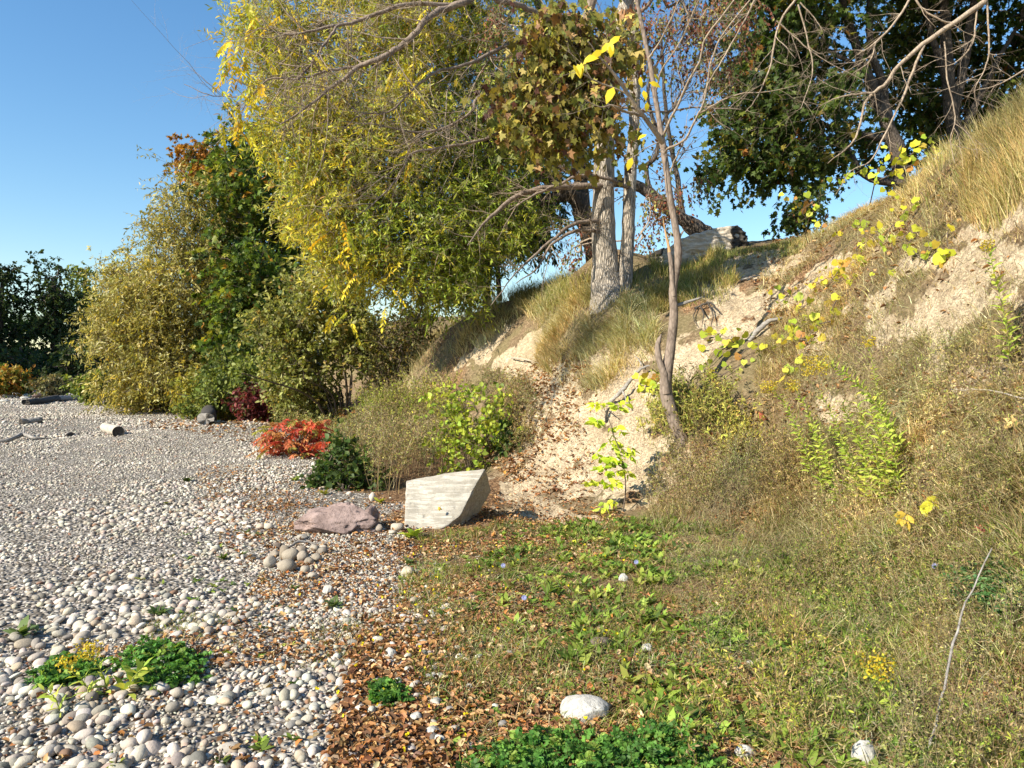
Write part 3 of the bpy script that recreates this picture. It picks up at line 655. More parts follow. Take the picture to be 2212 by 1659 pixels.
# ---- the twin-trunk tree with ridged bark, its bare limbs spreading over the beach
base = G(1322, 655); base = np.array([base[0], base[1] + .1, H0(base[0], base[1] + .1)])
D = 12.2
ht = thing('twin_trunk_tree', 'tall tree with two pale ridged trunks rooted in the dry grass at the bluff edge', 'tree', base)
A_ = [(1316, 690, .36, 12.0), (1312, 640, .27, 12.1), (1308, 590, .225), (1304, 500, .19), (1304, 400, .175), (1306, 300, .165), (1303, 200, .16), (1308, 130, .15), (1330, 60, .13), (1356, 0, .11), (1372, -110, .10), (1360, -260, .07)]
B_ = [(1345, 680, .17, 12.0), (1348, 620, .13, 12.1), (1356, 520, .11), (1360, 400, .10), (1369, 300, .092), (1371, 200, .09), (1369, 100, .085), (1372, 20, .08), (1400, -120, .06)]
C_ = [(1303, 215, .09), (1282, 150, .10), (1262, 90, .09), (1272, 30, .08), (1300, -80, .06)]
ta, ra = trunk_pts(A_, D); tb, rb = trunk_pts(B_, D); tc, rc = trunk_pts(C_, D)
w1 = Acc(); sA = limb(w1, ta, ra, 6, 18, .004, lump=.10); w1.obj('trunk', M['bark_ridged'], ht, usecol=False, smooth=True)
w1 = Acc(); sB = limb(w1, tb, rb, 6, 14, .004, lump=.10); w1.obj('trunk', M['bark_ridged'], ht, usecol=False, smooth=True)
w1 = Acc(); sC = limb(w1, tc, rc, 5, 12, .006, lump=.10)
LIMBS = [
 [(1304, 403, .05, 12.1), (1274, 401, .052, 12), (1212, 404, .05, 11.8), (1155, 410, .043, 11.6), (1105, 431, .036, 11.4), (1068, 462, .028, 11.2), (1043, 483, .018, 11.0), (1010, 530, .008, 10.8)],
 [(1355, 402, .045, 12.1), (1344, 400, .03, 12), (1318, 388, .028, 11.9), (1255, 378, .026, 11.7), (1212, 397, .022, 11.6), (1160, 419, .018, 11.4), (1100, 455, .01, 11.2)],
 [(1300, 482, .045, 12.2), (1287, 478, .036, 12), (1237, 485, .03, 11.8), (1200, 512, .024, 11.6), (1150, 556, .017, 11.5), (1105, 600, .01, 11.4), (1060, 660, .006, 11.2)],
 [(1302, 505, .045, 12.2), (1287, 498, .036, 12), (1240, 500, .028, 11.9), (1190, 530, .02, 11.8), (1160, 580, .013, 11.7), (1115, 612, .006, 11.6)],
 [(1345, -20, .07, 12.2), (1250, -110, .06, 11.2), (1100, -60, .048, 10.2), (1014, 0, .042, 9.6), (961, 18, .040, 9.4), (922, 40, .038, 9.2), (894, 77, .036, 9.1), (852, 109, .034, 9.0), (813, 130, .032, 8.9), (771, 146, .028, 8.9), (750, 166, .022, 8.8), (711, 194, .019, 8.8), (669, 226, .014, 8.7), (606, 268, .008, 8.6)],
 [(1100, -60, .036, 10.2), (1003, 4, .03, 9.7), (894, 8, .028, 9.4), (831, 25, .026, 9.2), (782, 42, .023, 9.1), (732, 54, .02, 9.0), (680, 64, .016, 8.9), (622, 76, .011, 8.8), (560, 60, .006, 8.7)],
 [(732, 54, .016, 9.0), (711, 84, .016, 8.9), (683, 123, .015, 8.8), (659, 155, .014, 8.8), (641, 169, .012, 8.7), (578, 172, .01, 8.7), (542, 207, .008, 8.6), (493, 207, .006, 8.6), (448, 204, .005, 8.5), (398, 182, .003, 8.5)],
 [(771, 146, .02, 8.9), (715, 151, .016, 8.8), (672, 165, .012, 8.7), (620, 172, .008, 8.6), (570, 250, .005, 8.5)],
 [(1300, 150, .06, 12.1), (1200, 74, .034, 11.0), (1123, 88, .028, 10.2), (1084, 102, .025, 9.9), (1031, 130, .022, 9.6), (978, 148, .019, 9.4), (940, 158, .017, 9.3), (894, 190, .014, 9.2), (838, 243, .011, 9.1), (785, 246, .008, 9.0), (720, 300, .004, 8.9)],
 [(1303, 240, .05, 12.1), (1210, 244, .03, 11.2), (1123, 271, .024, 10.4), (1049, 299, .021, 10.1), (978, 316, .018, 9.9), (894, 330, .015, 9.7), (866, 373, .012, 9.6), (820, 429, .009, 9.5), (760, 475, .004, 9.4)],
 [(1303, 200, .05, 12.1), (1190, 190, .028, 11.3), (1050, 202, .022, 10.5), (1015, 245, .02, 10.2), (965, 274, .017, 10.0), (900, 285, .013, 9.8), (820, 270, .009, 9.6), (740, 262, .004, 9.5)],
 [(1300, 95, .06, 12.2), (1230, 55, .05, 11.8), (1168, 32, .046, 11.4), (1146, 22, .044, 11.3), (1109, 6, .042, 11.1), (1065, -4, .04, 10.9), (990, -70, .03, 10.5)],
 [(1309, 130, .05, 12.2), (1345, 60, .035, 11.9), (1400, 10, .03, 11.7), (1440, -60, .025, 11.5)],
 [(1303, 300, .04, 12.1), (1320, 235, .02, 11.8), (1420, 242, .016, 11.6), (1500, 232, .012, 11.4), (1600, 236, .007, 11.3)]]
LP = []
for lst in LIMBS:
    pts, rd = trunk_pts(lst, 12); LP.append(limb(w1, pts, rd, 4, 8, .006))
w1.obj('limbs', M['bark_smooth'], ht, usecol=False, smooth=True)
tw = Acc(); tips = []
for q, (p, r) in enumerate(LP):
    nn = [14, 12, 14, 12, 44, 32, 24, 18, 30, 30, 28, 12, 8, 12][q]
    side_twigs(tw, p, r, nn, .95 if q >= 4 else .7, 2, .1, .03, .008, 1.1, 7, tips)
TWH = tw
# brown and olive lobed leaves hanging over the trunks, on the tree's near side
T = ball_targets([pb(1150, 200, 10.0, 80, 80, .5), pb(1200, 130, 10.0, 90, 70, .5), pb(1230, 240, 10.0, 90, 60, .5), pb(1270, 60, 10.0, 90, 50, .5, 3000), pb(1190, 60, 10.0, 70, 40, .5, 2500), pb(1290, 180, 10.0, 70, 80, .4, 2000), pb(1350, 290, 10.6, 40, 30, .3, 500), pb(1330, 90, 10.6, 60, 60, .4, 2000), pb(1170, 270, 10.0, 60, 30, .4)], 300)
paths, R, dirs = grow([sA, sC, LP[8], LP[9], LP[10]], T, .003, .5, .06, 6, .1); tw = Acc(); V, F = tubes(paths, R, 4); tw.add(V, F)
lf = Acc(); MAPLE_BROWN = [(4, (.26, .23, .05)), (3, (.38, .32, .07)), (2, (.22, .11, .04)), (3, (.16, .18, .04)), (2, (.48, .40, .12)), (1.2, (.11, .05, .035)), (1, (.42, .25, .12))]
twig_leaves(lf, T, dirs, 4, .32, 4, .095, 'maple', MAPLE_BROWN, .13, .6, .3, .5, 1.0, .25, tw, .002, .8)
tw.obj('branches', M['twig_dark'], ht, usecol=False); lf.obj('crown', M['leaf'], ht)
# small dangling dry seed clusters and sparse leaves
T = ball_targets([pb(1080, 70, 12.8, 45, 60, .5), pb(1250, 540, 13, 40, 40, .5), pb(1430, 430, 14, 50, 50, .5, 2500), pb(1540, 90, 13, 90, 100, .8, 6000), pb(1400, 500, 13.4, 40, 40, .5), pb(1390, 60, 12, 50, 80, .5), pb(1530, 30, 13, 110, 50, .8), pb(1500, 400, 14, 25, 30, .3, 700)], 230)
paths, R, dirs = grow([sA, sB, LP[11], LP[12], LP[13]], T, .0025, .5, .03, 6, .1); tw = Acc(); V, F = tubes(paths, R, 3); tw.add(V, F); lf = Acc()
twig_leaves(lf, T, dirs, 5, .22, 5, .055, 'ovate', [(3, (.16, .05, .03)), (2, (.25, .11, .05)), (2, (.13, .14, .04)), (1, (.3, .28, .08))], .1, .6, .3, .4, 1.0, .25, tw, .002, .7)
tw.obj('branches', M['twig_pale'], ht, usecol=False); lf.obj('seed_clusters', M['leaf_dry'], ht)
# yellow compound leaves left on the bare twigs
def compound(acc, wood_, pos, d, ln, pairs, size, pal, tpl='lance3', droop=.6, width=2.0, drop=.5, terminal=True):
    d = unit(np.asarray(d, float)); u = np.linspace(0, 1, 6)[:, None]; path = pos + d * u * ln + np.array([0, 0, -1.0]) * (u ** 2) * ln * droop * .6
    V, F = tubes(path, np.linspace(.0022, .001, 6), 3); wood_.add(V, F)
    t = np.repeat(np.linspace(.22, .97, pairs), 2); i = np.minimum((t * 5).astype(int), 4); f = (t * 5 - i)[:, None]; q = path[i] * (1 - f) + path[i + 1] * f
    tan = unit(path[i + 1] - path[i]); side = unit(np.cross(tan, np.array([0, 0, 1.0]) + rng.normal(size=3) * .3)); sg = np.tile([1, -1], pairs)[:, None]
    ld = unit(side * sg + tan * .45 + np.array([0, 0, -drop]) + rng.normal(size=(len(t), 3)) * .14)
    nr = unit(np.cross(ld, side) + np.array([0, 0, .5]) + rng.normal(size=(len(t), 3)) * .3)
    if terminal: q = np.vstack([q, path[-1:]]); ld = np.vstack([ld, tan[-1:]]); nr = np.vstack([nr, [[0, 0, 1.]]])
    c = palette(1, pal, .15).repeat(len(q), 0) * (1 + rng.normal(size=(len(q), 1)) * .12)
    V, F, C = leaves(q, ld, nr, size * (.8 + .4 * rng.random(len(q))), tpl, c.clip(0, .95), width); acc.add(V, F, C)
YEL = [(4, (.62, .50, .02)), (2, (.72, .58, .04)), (2, (.48, .46, .04)), (1, (.66, .40, .02))]
lf = Acc(); tw = TWH
for px, py, D_ in [(540, 20, 8.7), (560, 30, 8.8), (500, 78, 8.6), (520, 90, 8.6), (545, 105, 8.6), (530, 118, 8.7), (500, 140, 8.5), (520, 135, 8.6), (508, 160, 8.6), (545, 175, 8.6), (480, 205, 8.5), (500, 215, 8.5), (570, 180, 8.7), (525, 250, 8.6), (545, 255, 8.7), (505, 262, 8.7), (580, 150, 8.8), (650, 95, 8.9), (680, 100, 8.9), (860, 150, 9.1), (900, 120, 9.2), (720, 400, 9.3), (735, 415, 9.3), (715, 470, 9.3), (725, 490, 9.3), (740, 530, 9.3), (760, 500, 9.3), (680, 380, 9), (735, 665, 9.3), (745, 690, 9.3), (765, 690, 9.3), (725, 570, 9.3), (640, 400, 9), (600, 320, 8.8), (610, 340, 8.8), (750, 470, 9.4), (890, 310, 9.5), (880, 320, 9.6), (800, 650, 9.3), (930, 15, 9.5), (960, 130, 9.5), (700, 590, 9.2), (780, 590, 9.4), (830, 620, 9.5), (570, 215, 8.7), (590, 70, 8.8), (620, 30, 8.9)]:
    for _ in range(2 if py < 300 else 1):
        d = rdir(1)[0]; d[2] = -abs(d[2]) * .5; compound(lf, tw, P(px, py, D_) + rng.normal(size=3) * .06, d + np.array([-.3, 0, -.25]), rng.uniform(.20, .32), 7, .07, YEL, drop=.9)
tw.obj('twigs', M['twig_pale'], ht, usecol=False); lf.obj('yellow_leaves', M['leaf'], ht)

# ---- leaning grey trunk behind the log on the ridge
base = P(1535, 520, 14.6); base[2] = H0(base[0], base[1]) + .02
lt = thing('leaning_tree', 'grey tree leaning far over to the left behind the cut log on the ridge', 'tree', base)
w1 = Acc(); ss = []
for lst in [[(1560, 545, .20), (1535, 515, .18), (1499, 487, .14), (1468, 469, .125), (1427, 437, .12), (1396, 412, .11), (1374, 400, .105), (1327, 392, .10), (1240, 372, .085), (1180, 335, .07), (1120, 250, .05), (1060, 160, .03)],
            [(1530, 520, .10), (1487, 495, .085), (1474, 462, .06), (1462, 375, .05), (1452, 328, .045), (1440, 250, .04), (1432, 150, .03), (1425, 40, .02)],
            [(1412, 425, .06), (1405, 412, .052), (1399, 388, .045), (1396, 360, .045), (1412, 344, .045), (1421, 319, .042), (1421, 290, .04), (1406, 244, .035), (1402, 180, .03), (1440, 90, .02), (1460, 0, .012)],
            [(1421, 290, .03), (1440, 250, .025), (1470, 215, .022), (1490, 170, .018), (1520, 90, .012)]]:
    pts, rd = trunk_pts(lst, 14.6); ss.append(limb(w1, pts, rd, 5, 10, .004, lump=.14))
w1.obj('trunk', M['bark_dark'], lt, usecol=False, smooth=True); tw = Acc(); tp = []
for p, r in ss: side_twigs(tw, p, r, 14, 1.1, 2, .3, .1, .012, 1, 6, tp)
lf = Acc(); tp_, td_ = np.vstack([a for a, b in tp]), np.vstack([b for a, b in tp]); sel = rng.random(len(tp_)) < .35
twig_leaves(lf, tp_[sel], td_[sel], 1, .2, 4, .07, 'ovate', [(2, (.16, .08, .03)), (3, (.12, .15, .03)), (1, (.3, .24, .06))], .05, .5, .3, .5)
tw.obj('branches', M['twig_dark'], lt, usecol=False); lf.obj('crown', M['leaf'], lt)

# ---- slender broken tree in front
base = G(1478, 945)
st_ = thing('slender_tree', 'slender grey brown trunk with broken stubs rising from the weeds in front of the bluff', 'tree', base)
D = base[1]
w1 = Acc()
main = [(1494, 1080, 0.1056), (1484, 1000, 0.0880), (1474, 950, 0.0845), (1456, 909, 0.0757), (1438, 845, 0.0722), (1442, 792, 0.0616), (1449, 751, 0.0546), (1456, 676, 0.0502), (1453, 634, 0.0493), (1459, 592, 0.0475), (1465, 551, 0.0493), (1462, 509, 0.0422), (1455, 467, 0.0405), (1446, 417, 0.0396), (1439, 363, 0.0378), (1432, 312, 0.0396), (1424, 260, 0.0299), (1420, 234, 0.0290), (1412, 188, 0.0282), (1402, 125, 0.0264), (1387, 56, 0.0246), (1376, 0, 0.0229), (1362, -90, 0.0176), (1340, -200, 0.0106)]
pts, rd = trunk_pts(main, D); sm = limb(w1, pts, rd, 5, 14, .0015, lump=.10)
pts, rd = trunk_pts([(1440, 850, .05), (1434, 812, .045), (1424, 778, .033), (1420, 751, .028), (1424, 735, .022), (1428, 722, .006)], D - .04); limb(w1, pts, rd, 4, 10, .002, lump=.3)
pts, rd = trunk_pts([(1455, 640, .03), (1452, 600, .032), (1449, 565, .03), (1446, 545, .024)], D - .03); limb(w1, pts, rd, 4, 10, .001, lump=.2)
pts, rd = trunk_pts([(1463, 520, .03), (1470, 508, .014), (1477, 498, .006)], D); limb(w1, pts, rd, 3, 6)
w1.obj('trunk', M['bark_smooth'], st_, usecol=False, smooth=True)
w1 = Acc(); pts, rd = trunk_pts([(1447, 552, .024), (1444, 530, .016), (1437, 500, .010), (1431, 465, .002)], D - .03); limb(w1, pts, rd, 3, 6, .0005, lump=.3); w1.obj('broken_stub', M['wood_raw'], st_, usecol=False)
w1 = Acc(); pts, rd = trunk_pts([(1458, 662, .028), (1478, 655, .018), (1500, 648, .014), (1518, 641, .004)], D + .05); limb(w1, pts, rd, 3, 7, .001, lump=.3); w1.obj('dead_stub', M['wood_grey'], st_, usecol=False)
BR = [[(1432, 308, .033), (1412, 281, .028), (1387, 247, .024), (1356, 203, .021), (1334, 169, .018), (1302, 131, .012), (1270, 90, .006)],
      [(1387, 250, .02), (1350, 240, .015), (1325, 228, .012), (1296, 231, .007), (1260, 215, .004)],
      [(1356, 203, .012), (1300, 180, .01), (1270, 166, .007), (1230, 140, .003)],
      [(1430, 300, .018), (1443, 269, .016), (1468, 219, .014), (1487, 175, .012), (1512, 131, .011), (1527, 78, .010), (1587, 0, .008), (1640, -70, .005)],
      [(1437, 330, .015), (1446, 319, .014), (1481, 300, .013), (1506, 250, .012), (1521, 219, .011), (1537, 131, .01), (1562, 72, .009), (1621, 0, .007), (1660, -60, .004)],
      [(1506, 250, .009), (1543, 225, .008), (1593, 203, .006), (1646, 200, .004), (1724, 184, .002)],
      [(1448, 372, .01), (1465, 330, .008), (1481, 300, .006)],
      [(1402, 125, .012), (1425, 90, .01), (1450, 40, .008), (1480, -30, .005)],
      [(1417, 195, .012), (1430, 150, .01), (1470, 90, .008), (1500, 20, .007), (1530, -50, .005)],
      [(1430, 305, .006), (1400, 318, .005), (1374, 335, .004), (1340, 350, .002)]]
w1 = Acc(); bp = []
for i, lst in enumerate(BR):
    pts, rd = trunk_pts([(*q, D - .1 - .12 * k) for k, q in enumerate(lst)], D); bp.append(limb(w1, pts, rd, 4, 7, .003))
for p, r in bp[:9]: side_twigs(w1, p, r, 6, .5, 1, .2, .06, .004, .9, 6)
w1.obj('branches', M['twig_pale'], st_, usecol=False)
lf = Acc(); tw = Acc()
def big_leaf(px, py, D_, sz, dx, dz, col=(.70, .55, .03), w=2.6):
    V, F, C = leaves(P(px, py, D_)[None], np.array([[dx, rng.normal() * .3, dz]]), np.array([[rng.normal() * .4, -1, .4]]), sz, 'lance3', np.array([col]), w); lf.add(V, F, C)
for q in [(1238, 140, 1.2, -1), (1248, 138, .2, -1), (1256, 135, -.1, -1), (1262, 132, 1, .1), (1285, 118, -1, -.4), (1300, 108, -1, -.5), (1320, 92, -1, -.4), (1340, 78, -1, -.4), (1322, 96, -.2, -1), (1318, 92, .1, -1)]:
    big_leaf(q[0], q[1], 6.6, .13, q[2] * .6, q[3])
for q in [(1326, 188, -.5, -1, .19), (1383, 165, .15, -1, .11), (1412, 160, .5, -.4, .10), (1402, 178, 1, -.25, .14), (1390, 195, .2, -1, .12), (1398, 220, 0, -1, .10), (1397, 290, -1, -.5, .11), (1366, 340, -.4, -1, .14)]:
    big_leaf(q[0], q[1], D - 1.0, q[4], q[2], q[3])
lf.obj('yellow_leaves', M['leaf'], st_)

# ---- bare overhanging tree rooted beyond the right edge of the frame
bx, by = 6.6, 6.4; base = np.array([bx, by, H0(bx, by)])
ot = thing('overhanging_tree', 'bare pale branches reaching down from above across the dark maples at upper right', 'tree', base)
w1 = Acc(); o1 = [P(2127, 3, 6.2), P(2260, -90, 6.2)]
def op(*l): return [(*q[:3], 6.2 if len(q) < 4 else q[3]) for q in l]
limb(w1, np.array([base - [0, 0, .2], base + [0, 0, 1.5], base + [-.3, 0, 3.2], base + [-.5, -.1, 4.6]]), np.array([.16, .13, .1, .07]), 5, 12, .01)
top = base + np.array([-.5, -.1, 4.4])
OB = [op((2127, 3, .024), (2060, 50, .021), (1993, 97, .019), (1939, 144, .016), (1916, 178, .015), (1885, 202, .012), (1868, 225, .010), (1855, 279, .009), (1838, 312, .007), (1788, 353, .003)),
      op((1996, 98, .012), (1973, 151, .011), (1952, 208, .010), (1932, 249, .008), (1909, 296, .007), (1879, 349, .005), (1838, 369, .004), (1805, 420, .002)),
      op((1887, 200, .008), (1838, 205, .007), (1798, 215, .005), (1768, 232, .002)),
      op((1975, -20, .010), (1939, 40, .009), (1892, 91, .008), (1852, 119, .004)), op((1892, 91, .006), (1880, 130, .005), (1840, 160, .002)),
      op((1973, -10, .009), (1993, 20, .008), (2033, 44, .007), (2060, 50, .006)),
      op((1724, -10, .010), (1684, 50, .009), (1670, 111, .008), (1664, 144, .007), (1637, 208, .005), (1610, 242, .002)),
      op((1677, 45, .007), (1710, 74, .006), (1771, 124, .004), (1872, 178, .002)),
      op((1724, 10, .007), (1748, 100, .006), (1754, 161, .005), (1730, 235, .002)), op((1728, 5, .006), (1760, 40, .004), (1775, 66, .002)),
      op((2131, -10, .008), (2137, 100, .007), (2127, 151, .005), (2107, 188, .003), (2110, 230, .002)), op((2110, 20, .007), (2100, 94, .006), (2060, 138, .004), (2020, 145, .002)),
      op((2040, 90, .006), (2047, 168, .006), (2063, 252, .005), (2053, 302, .004), (2063, 353, .002)), op((2230, 140, .008), (2180, 170, .006), (2140, 188, .003), (2080, 200, .002)),
      op((1640, -20, .009), (1600, 60, .008), (1560, 130, .006), (1530, 180, .004), (1500, 250, .002))]
bp = []
for lst in OB:
    pts, rd = trunk_pts(lst, 6.2); bp.append(limb(w1, pts, rd, 4, 7, .002))
for e in (P(2127, 3, 6.2), P(1973, -15, 6.2), P(1724, -10, 6.2), P(1640, -20, 6.2), P(2131, -10, 6.2)):
    mid_ = (top + e) / 2 + np.array([0, 0, .5]); limb(w1, np.array([top, mid_, e]), np.array([.05, .03, .02 if e is not None else 0]), 6, 8, .004)
for p, r in bp: side_twigs(w1, p, r, 6, .42, 2, .15, .0, .004, .9, 6)
w1.obj('branches', M['twig_pale'], ot, usecol=False)

# ---- generic tree
def make_tree(name, label, D, trunks, blobs, nt_, leaf, base=None, bark_='bark_dark', twigmat='twig_dark', group=None, tips=1, leafmat='leaf', seglen=6, rt=.006, sag=0.0, rad_scale=1, twr=.004):
    if base is None: b = P(trunks[0][0][0], trunks[0][0][1], D); base = np.array([b[0], b[1], H0(b[0], b[1])])
    t = thing(name, label, 'tree', base, group); w = Acc(); sd = []
    for lst in trunks:
        pts, rd = trunk_pts(lst, D)
        if lst is trunks[0]: pts = np.vstack([base - [0, 0, .15], pts[1:] if len(pts) > 2 else pts]); rd = rd if len(rd) == len(pts) else np.r_[rd[0], rd]
        sd.append(limb(w, pts, rd, 5, 10, .008, lump=.12))
    w.obj('trunk', M[bark_], t, usecol=False, smooth=True)
    T = ball_targets(blobs, nt_); paths, R, dirs = grow(sd, T, rt, .48, sag, seglen, .07); tw = Acc(); V, F = tubes(paths, R, 4); tw.add(V, F); lf = Acc()
    l = dict(nt=4, tl=.5, nl=6, size=.14, tpl='maple5', pal=[(1, (.05, .08, .02))], spread=.15, droop=.3, along=.5, out=.5, width=1.0, var=.2, hang=.3); l.update(leaf)
    twig_leaves(lf, T, dirs, l['nt'], l['tl'], l['nl'], l['size'], l['tpl'], l['pal'], l['spread'], l['droop'], l['along'], l['out'], l['width'], l['var'], tw, twr, l['hang'])
    tw.obj('branches', M[twigmat], t, usecol=False); lf.obj('crown', M[leafmat], t); return t
DKM = [(6, (.045, .075, .014)), (4, (.07, .105, .018)), (1.8, (.13, .16, .025)), (.7, (.22, .19, .03)), (.25, (.22, .10, .02))]
make_tree('maple_tree', 'dark green maple whose crown hangs low over the log on the ridge', 19,
    [[(1960, 400, .22), (1942, 353, .20), (1922, 286, .17), (1892, 202, .14), (1868, 151, .12), (1838, 67, .10), (1818, 0, .09), (1800, -120, .06)],
     [(1926, 290, .13), (1915, 235, .11), (1902, 168, .10), (1880, 100, .09), (1880, 0, .07), (1900, -100, .05)],
     [(1918, 300, .10), (1855, 289, .08), (1805, 279, .07), (1755, 258, .05), (1700, 235, .035), (1640, 230, .02)],
     [(1955, 400, .12), (1868, 380, .08), (1832, 322, .07), (1805, 302, .05), (1740, 300, .03), (1660, 320, .02)],
     [(1870, 155, .07), (1810, 120, .05), (1740, 90, .04), (1660, 80, .03), (1590, 60, .02)]],
    [pb(1600, 330, 18.5, 100, 60, 1.6), pb(1700, 270, 18.5, 150, 100, 2.2), pb(1620, 180, 18.5, 80, 90, 1.8), pb(1750, 130, 20.5, 140, 130, 2.0), pb(1680, 40, 18.5, 120, 80, 2), pb(1800, 310, 20.8, 90, 50, 1.2), pb(1700, 360, 18.5, 90, 40, 1.2), pb(1940, 180, 21.5, 70, 100, 1.2, 4000),
     pb(1700, -120, 18.5, 250, 120, 3), pb(1850, -200, 18.5, 200, 120, 3), pb(1560, 380, 18.5, 40, 25, .6, 900)], 780,
    dict(nt=4, tl=.55, nl=9, size=.15, pal=DKM, hang=.4))
make_tree('maple_tree', 'dark green maple with several upright trunks above the golden grass at the top right corner', 20,
    [[(2110, 400, .24), (2070, 330, .20), (2053, 230, .17), (2047, 130, .15), (2042, 40, .13), (2040, -80, .1)],
     [(2060, 250, .12), (2080, 150, .11), (2095, 60, .10), (2110, -60, .08)],
     [(2050, 190, .09), (2020, 100, .08), (2000, 20, .07), (1990, -80, .05)],
     [(2075, 300, .09), (2120, 200, .08), (2160, 120, .06), (2210, 40, .04)]],
    [pb(2050, 80, 22, 120, 100, 2), pb(2160, 130, 22, 110, 110, 2.2), pb(2000, 230, 22, 60, 70, 1.2), pb(2100, 250, 22, 110, 50, 1.5), pb(2220, 220, 20, 90, 60, 1.6), pb(1960, 60, 22, 80, 90, 1.6), pb(2080, -120, 20, 240, 110, 3), pb(1950, 330, 20, 60, 30, .8, 900), pb(2320, 60, 20, 120, 150, 2.5)], 680,
    dict(nt=4, tl=.55, nl=9, size=.15, pal=DKM + [(1, (.13, .13, .02))], hang=.4))
make_tree('dark_tree', 'dark leafy tree with thin black trunks seen through the gap left of the twin trunks', 19,
    [[(1052, 660, .12), (1050, 560, .11), (1048, 480, .10), (1050, 380, .08), (1050, 300, .05)], [(1080, 650, .07), (1074, 560, .06), (1070, 480, .05), (1072, 400, .03)], [(1075, 520, .05), (1120, 460, .04), (1160, 420, .03)]],
    [pb(1130, 455, 19, 90, 60, 1.5), pb(1020, 520, 19, 80, 70, 1.5), pb(1150, 500, 19, 40, 30, .8), pb(990, 590, 19, 60, 60, 1.2), pb(1060, 420, 19, 90, 60, 1.5)], 330,
    dict(nt=4, tl=.5, nl=10, size=.15, tpl='lance3', width=1.8, pal=[(4, (.03, .05, .012)), (3, (.05, .075, .02)), (1, (.1, .12, .03))], hang=.6))  # dark leaf colours paint in the shade the willow casts here
make_tree('small_tree', 'small dark leafy sapling showing above the ridge where the grapevine starts', 14.5,
    [[(1735, 540, .04), (1738, 500, .03), (1742, 460, .02), (1745, 430, .01)]], [pb(1725, 470, 14.5, 35, 26, .4), pb(1750, 440, 14.5, 25, 20, .3)], 60, dict(nt=3, tl=.15, nl=6, size=.09, pal=DKM + [(1, (.25, .12, .05))]))

# ---- trees along the left, behind the beach
make_tree('maple_tree', 'green maple with an orange turning top standing behind the olive willow shrub', 30,
    [[(560, 890, .22), (545, 780, .19), (530, 640, .16), (510, 500, .13), (500, 400, .09), (490, 330, .05)], [(530, 640, .10), (590, 520, .08), (620, 420, .05)], [(540, 720, .09), (470, 620, .06), (440, 560, .04)]],
    [pb(540, 320, 29, 70, 50, 2), pb(500, 370, 29, 40, 40, 1.4), pb(530, 420, 28, 80, 80, 2.4), pb(540, 600, 25.5, 70, 100, 1.6), pb(510, 720, 25.5, 50, 60, 1.4), pb(560, 560, 30, 100, 120, 2.6), pb(500, 680, 30, 80, 90, 2.4), pb(470, 560, 30, 50, 60, 1.6), pb(640, 450, 30, 60, 90, 2), pb(560, 780, 28, 70, 60, 1.8)], 760,
    dict(nt=4, tl=.8, nl=9, size=.19, pal=[(5, (.08, .13, .018)), (4, (.15, .20, .025)), (2, (.05, .085, .015)), (1.5, (.30, .30, .04)), (.4, (.4, .2, .03))], spread=.3), bark_='bark_dark')
make_tree('maple_tree', 'small maple with rusty orange leaves poking out above the olive willow shrub', 31.5,
    [[(500, 880, .12), (480, 600, .1), (460, 430, .07), (450, 350, .03)]], [pb(440, 345, 31.5, 42, 32, 1.2), pb(470, 375, 31.5, 40, 30, 1.2)], 90,
    dict(nt=5, tl=.6, nl=12, size=.15, pal=[(4, (.42, .20, .03)), (3, (.30, .16, .03)), (1, (.15, .15, .03))], spread=.3))
OLIVE = [(5, (.32, .285, .07)), (4, (.44, .39, .13)), (2.5, (.22, .20, .05)), (3, (.60, .54, .27)), (1.5, (.50, .38, .05))]
make_tree('willow_shrub', 'broad rounded willow shrub with dull olive and tan leaves beside the beach', 27,
    [[(540, 870, .18), (500, 800, .14), (440, 740, .11), (380, 690, .08), (330, 640, .05), (280, 600, .03)], [(500, 800, .09), (470, 680, .07), (440, 560, .05), (420, 480, .03)], [(500, 800, .08), (400, 780, .06), (320, 760, .04), (260, 720, .02)], [(470, 680, .05), (400, 560, .035), (360, 440, .02), (345, 400, .01)]],
    [pb(300, 640, 27, 80, 80, 2), pb(360, 500, 27, 35, 90, 1.4, 2500), pb(430, 470, 27, 60, 90, 2), pb(300, 740, 27, 90, 90, 2.2), pb(400, 640, 27, 110, 110, 2.6), pb(420, 780, 27, 120, 80, 2.4), pb(260, 590, 27, 40, 50, 1.2, 1800), pb(300, 830, 27, 70, 45, 1.6), pb(240, 690, 27, 30, 50, 1)], 1000,
    dict(nt=5, tl=.7, nl=13, size=.15, tpl='lance', width=1.6, pal=OLIVE, spread=.25, hang=.2, out=.8), bark_='bark_dark')
DK = [(5, (.035, .06, .018)), (4, (.055, .085, .025)), (1, (.11, .15, .03))]  # leaf colours set dark, painting in the shade of the far trees
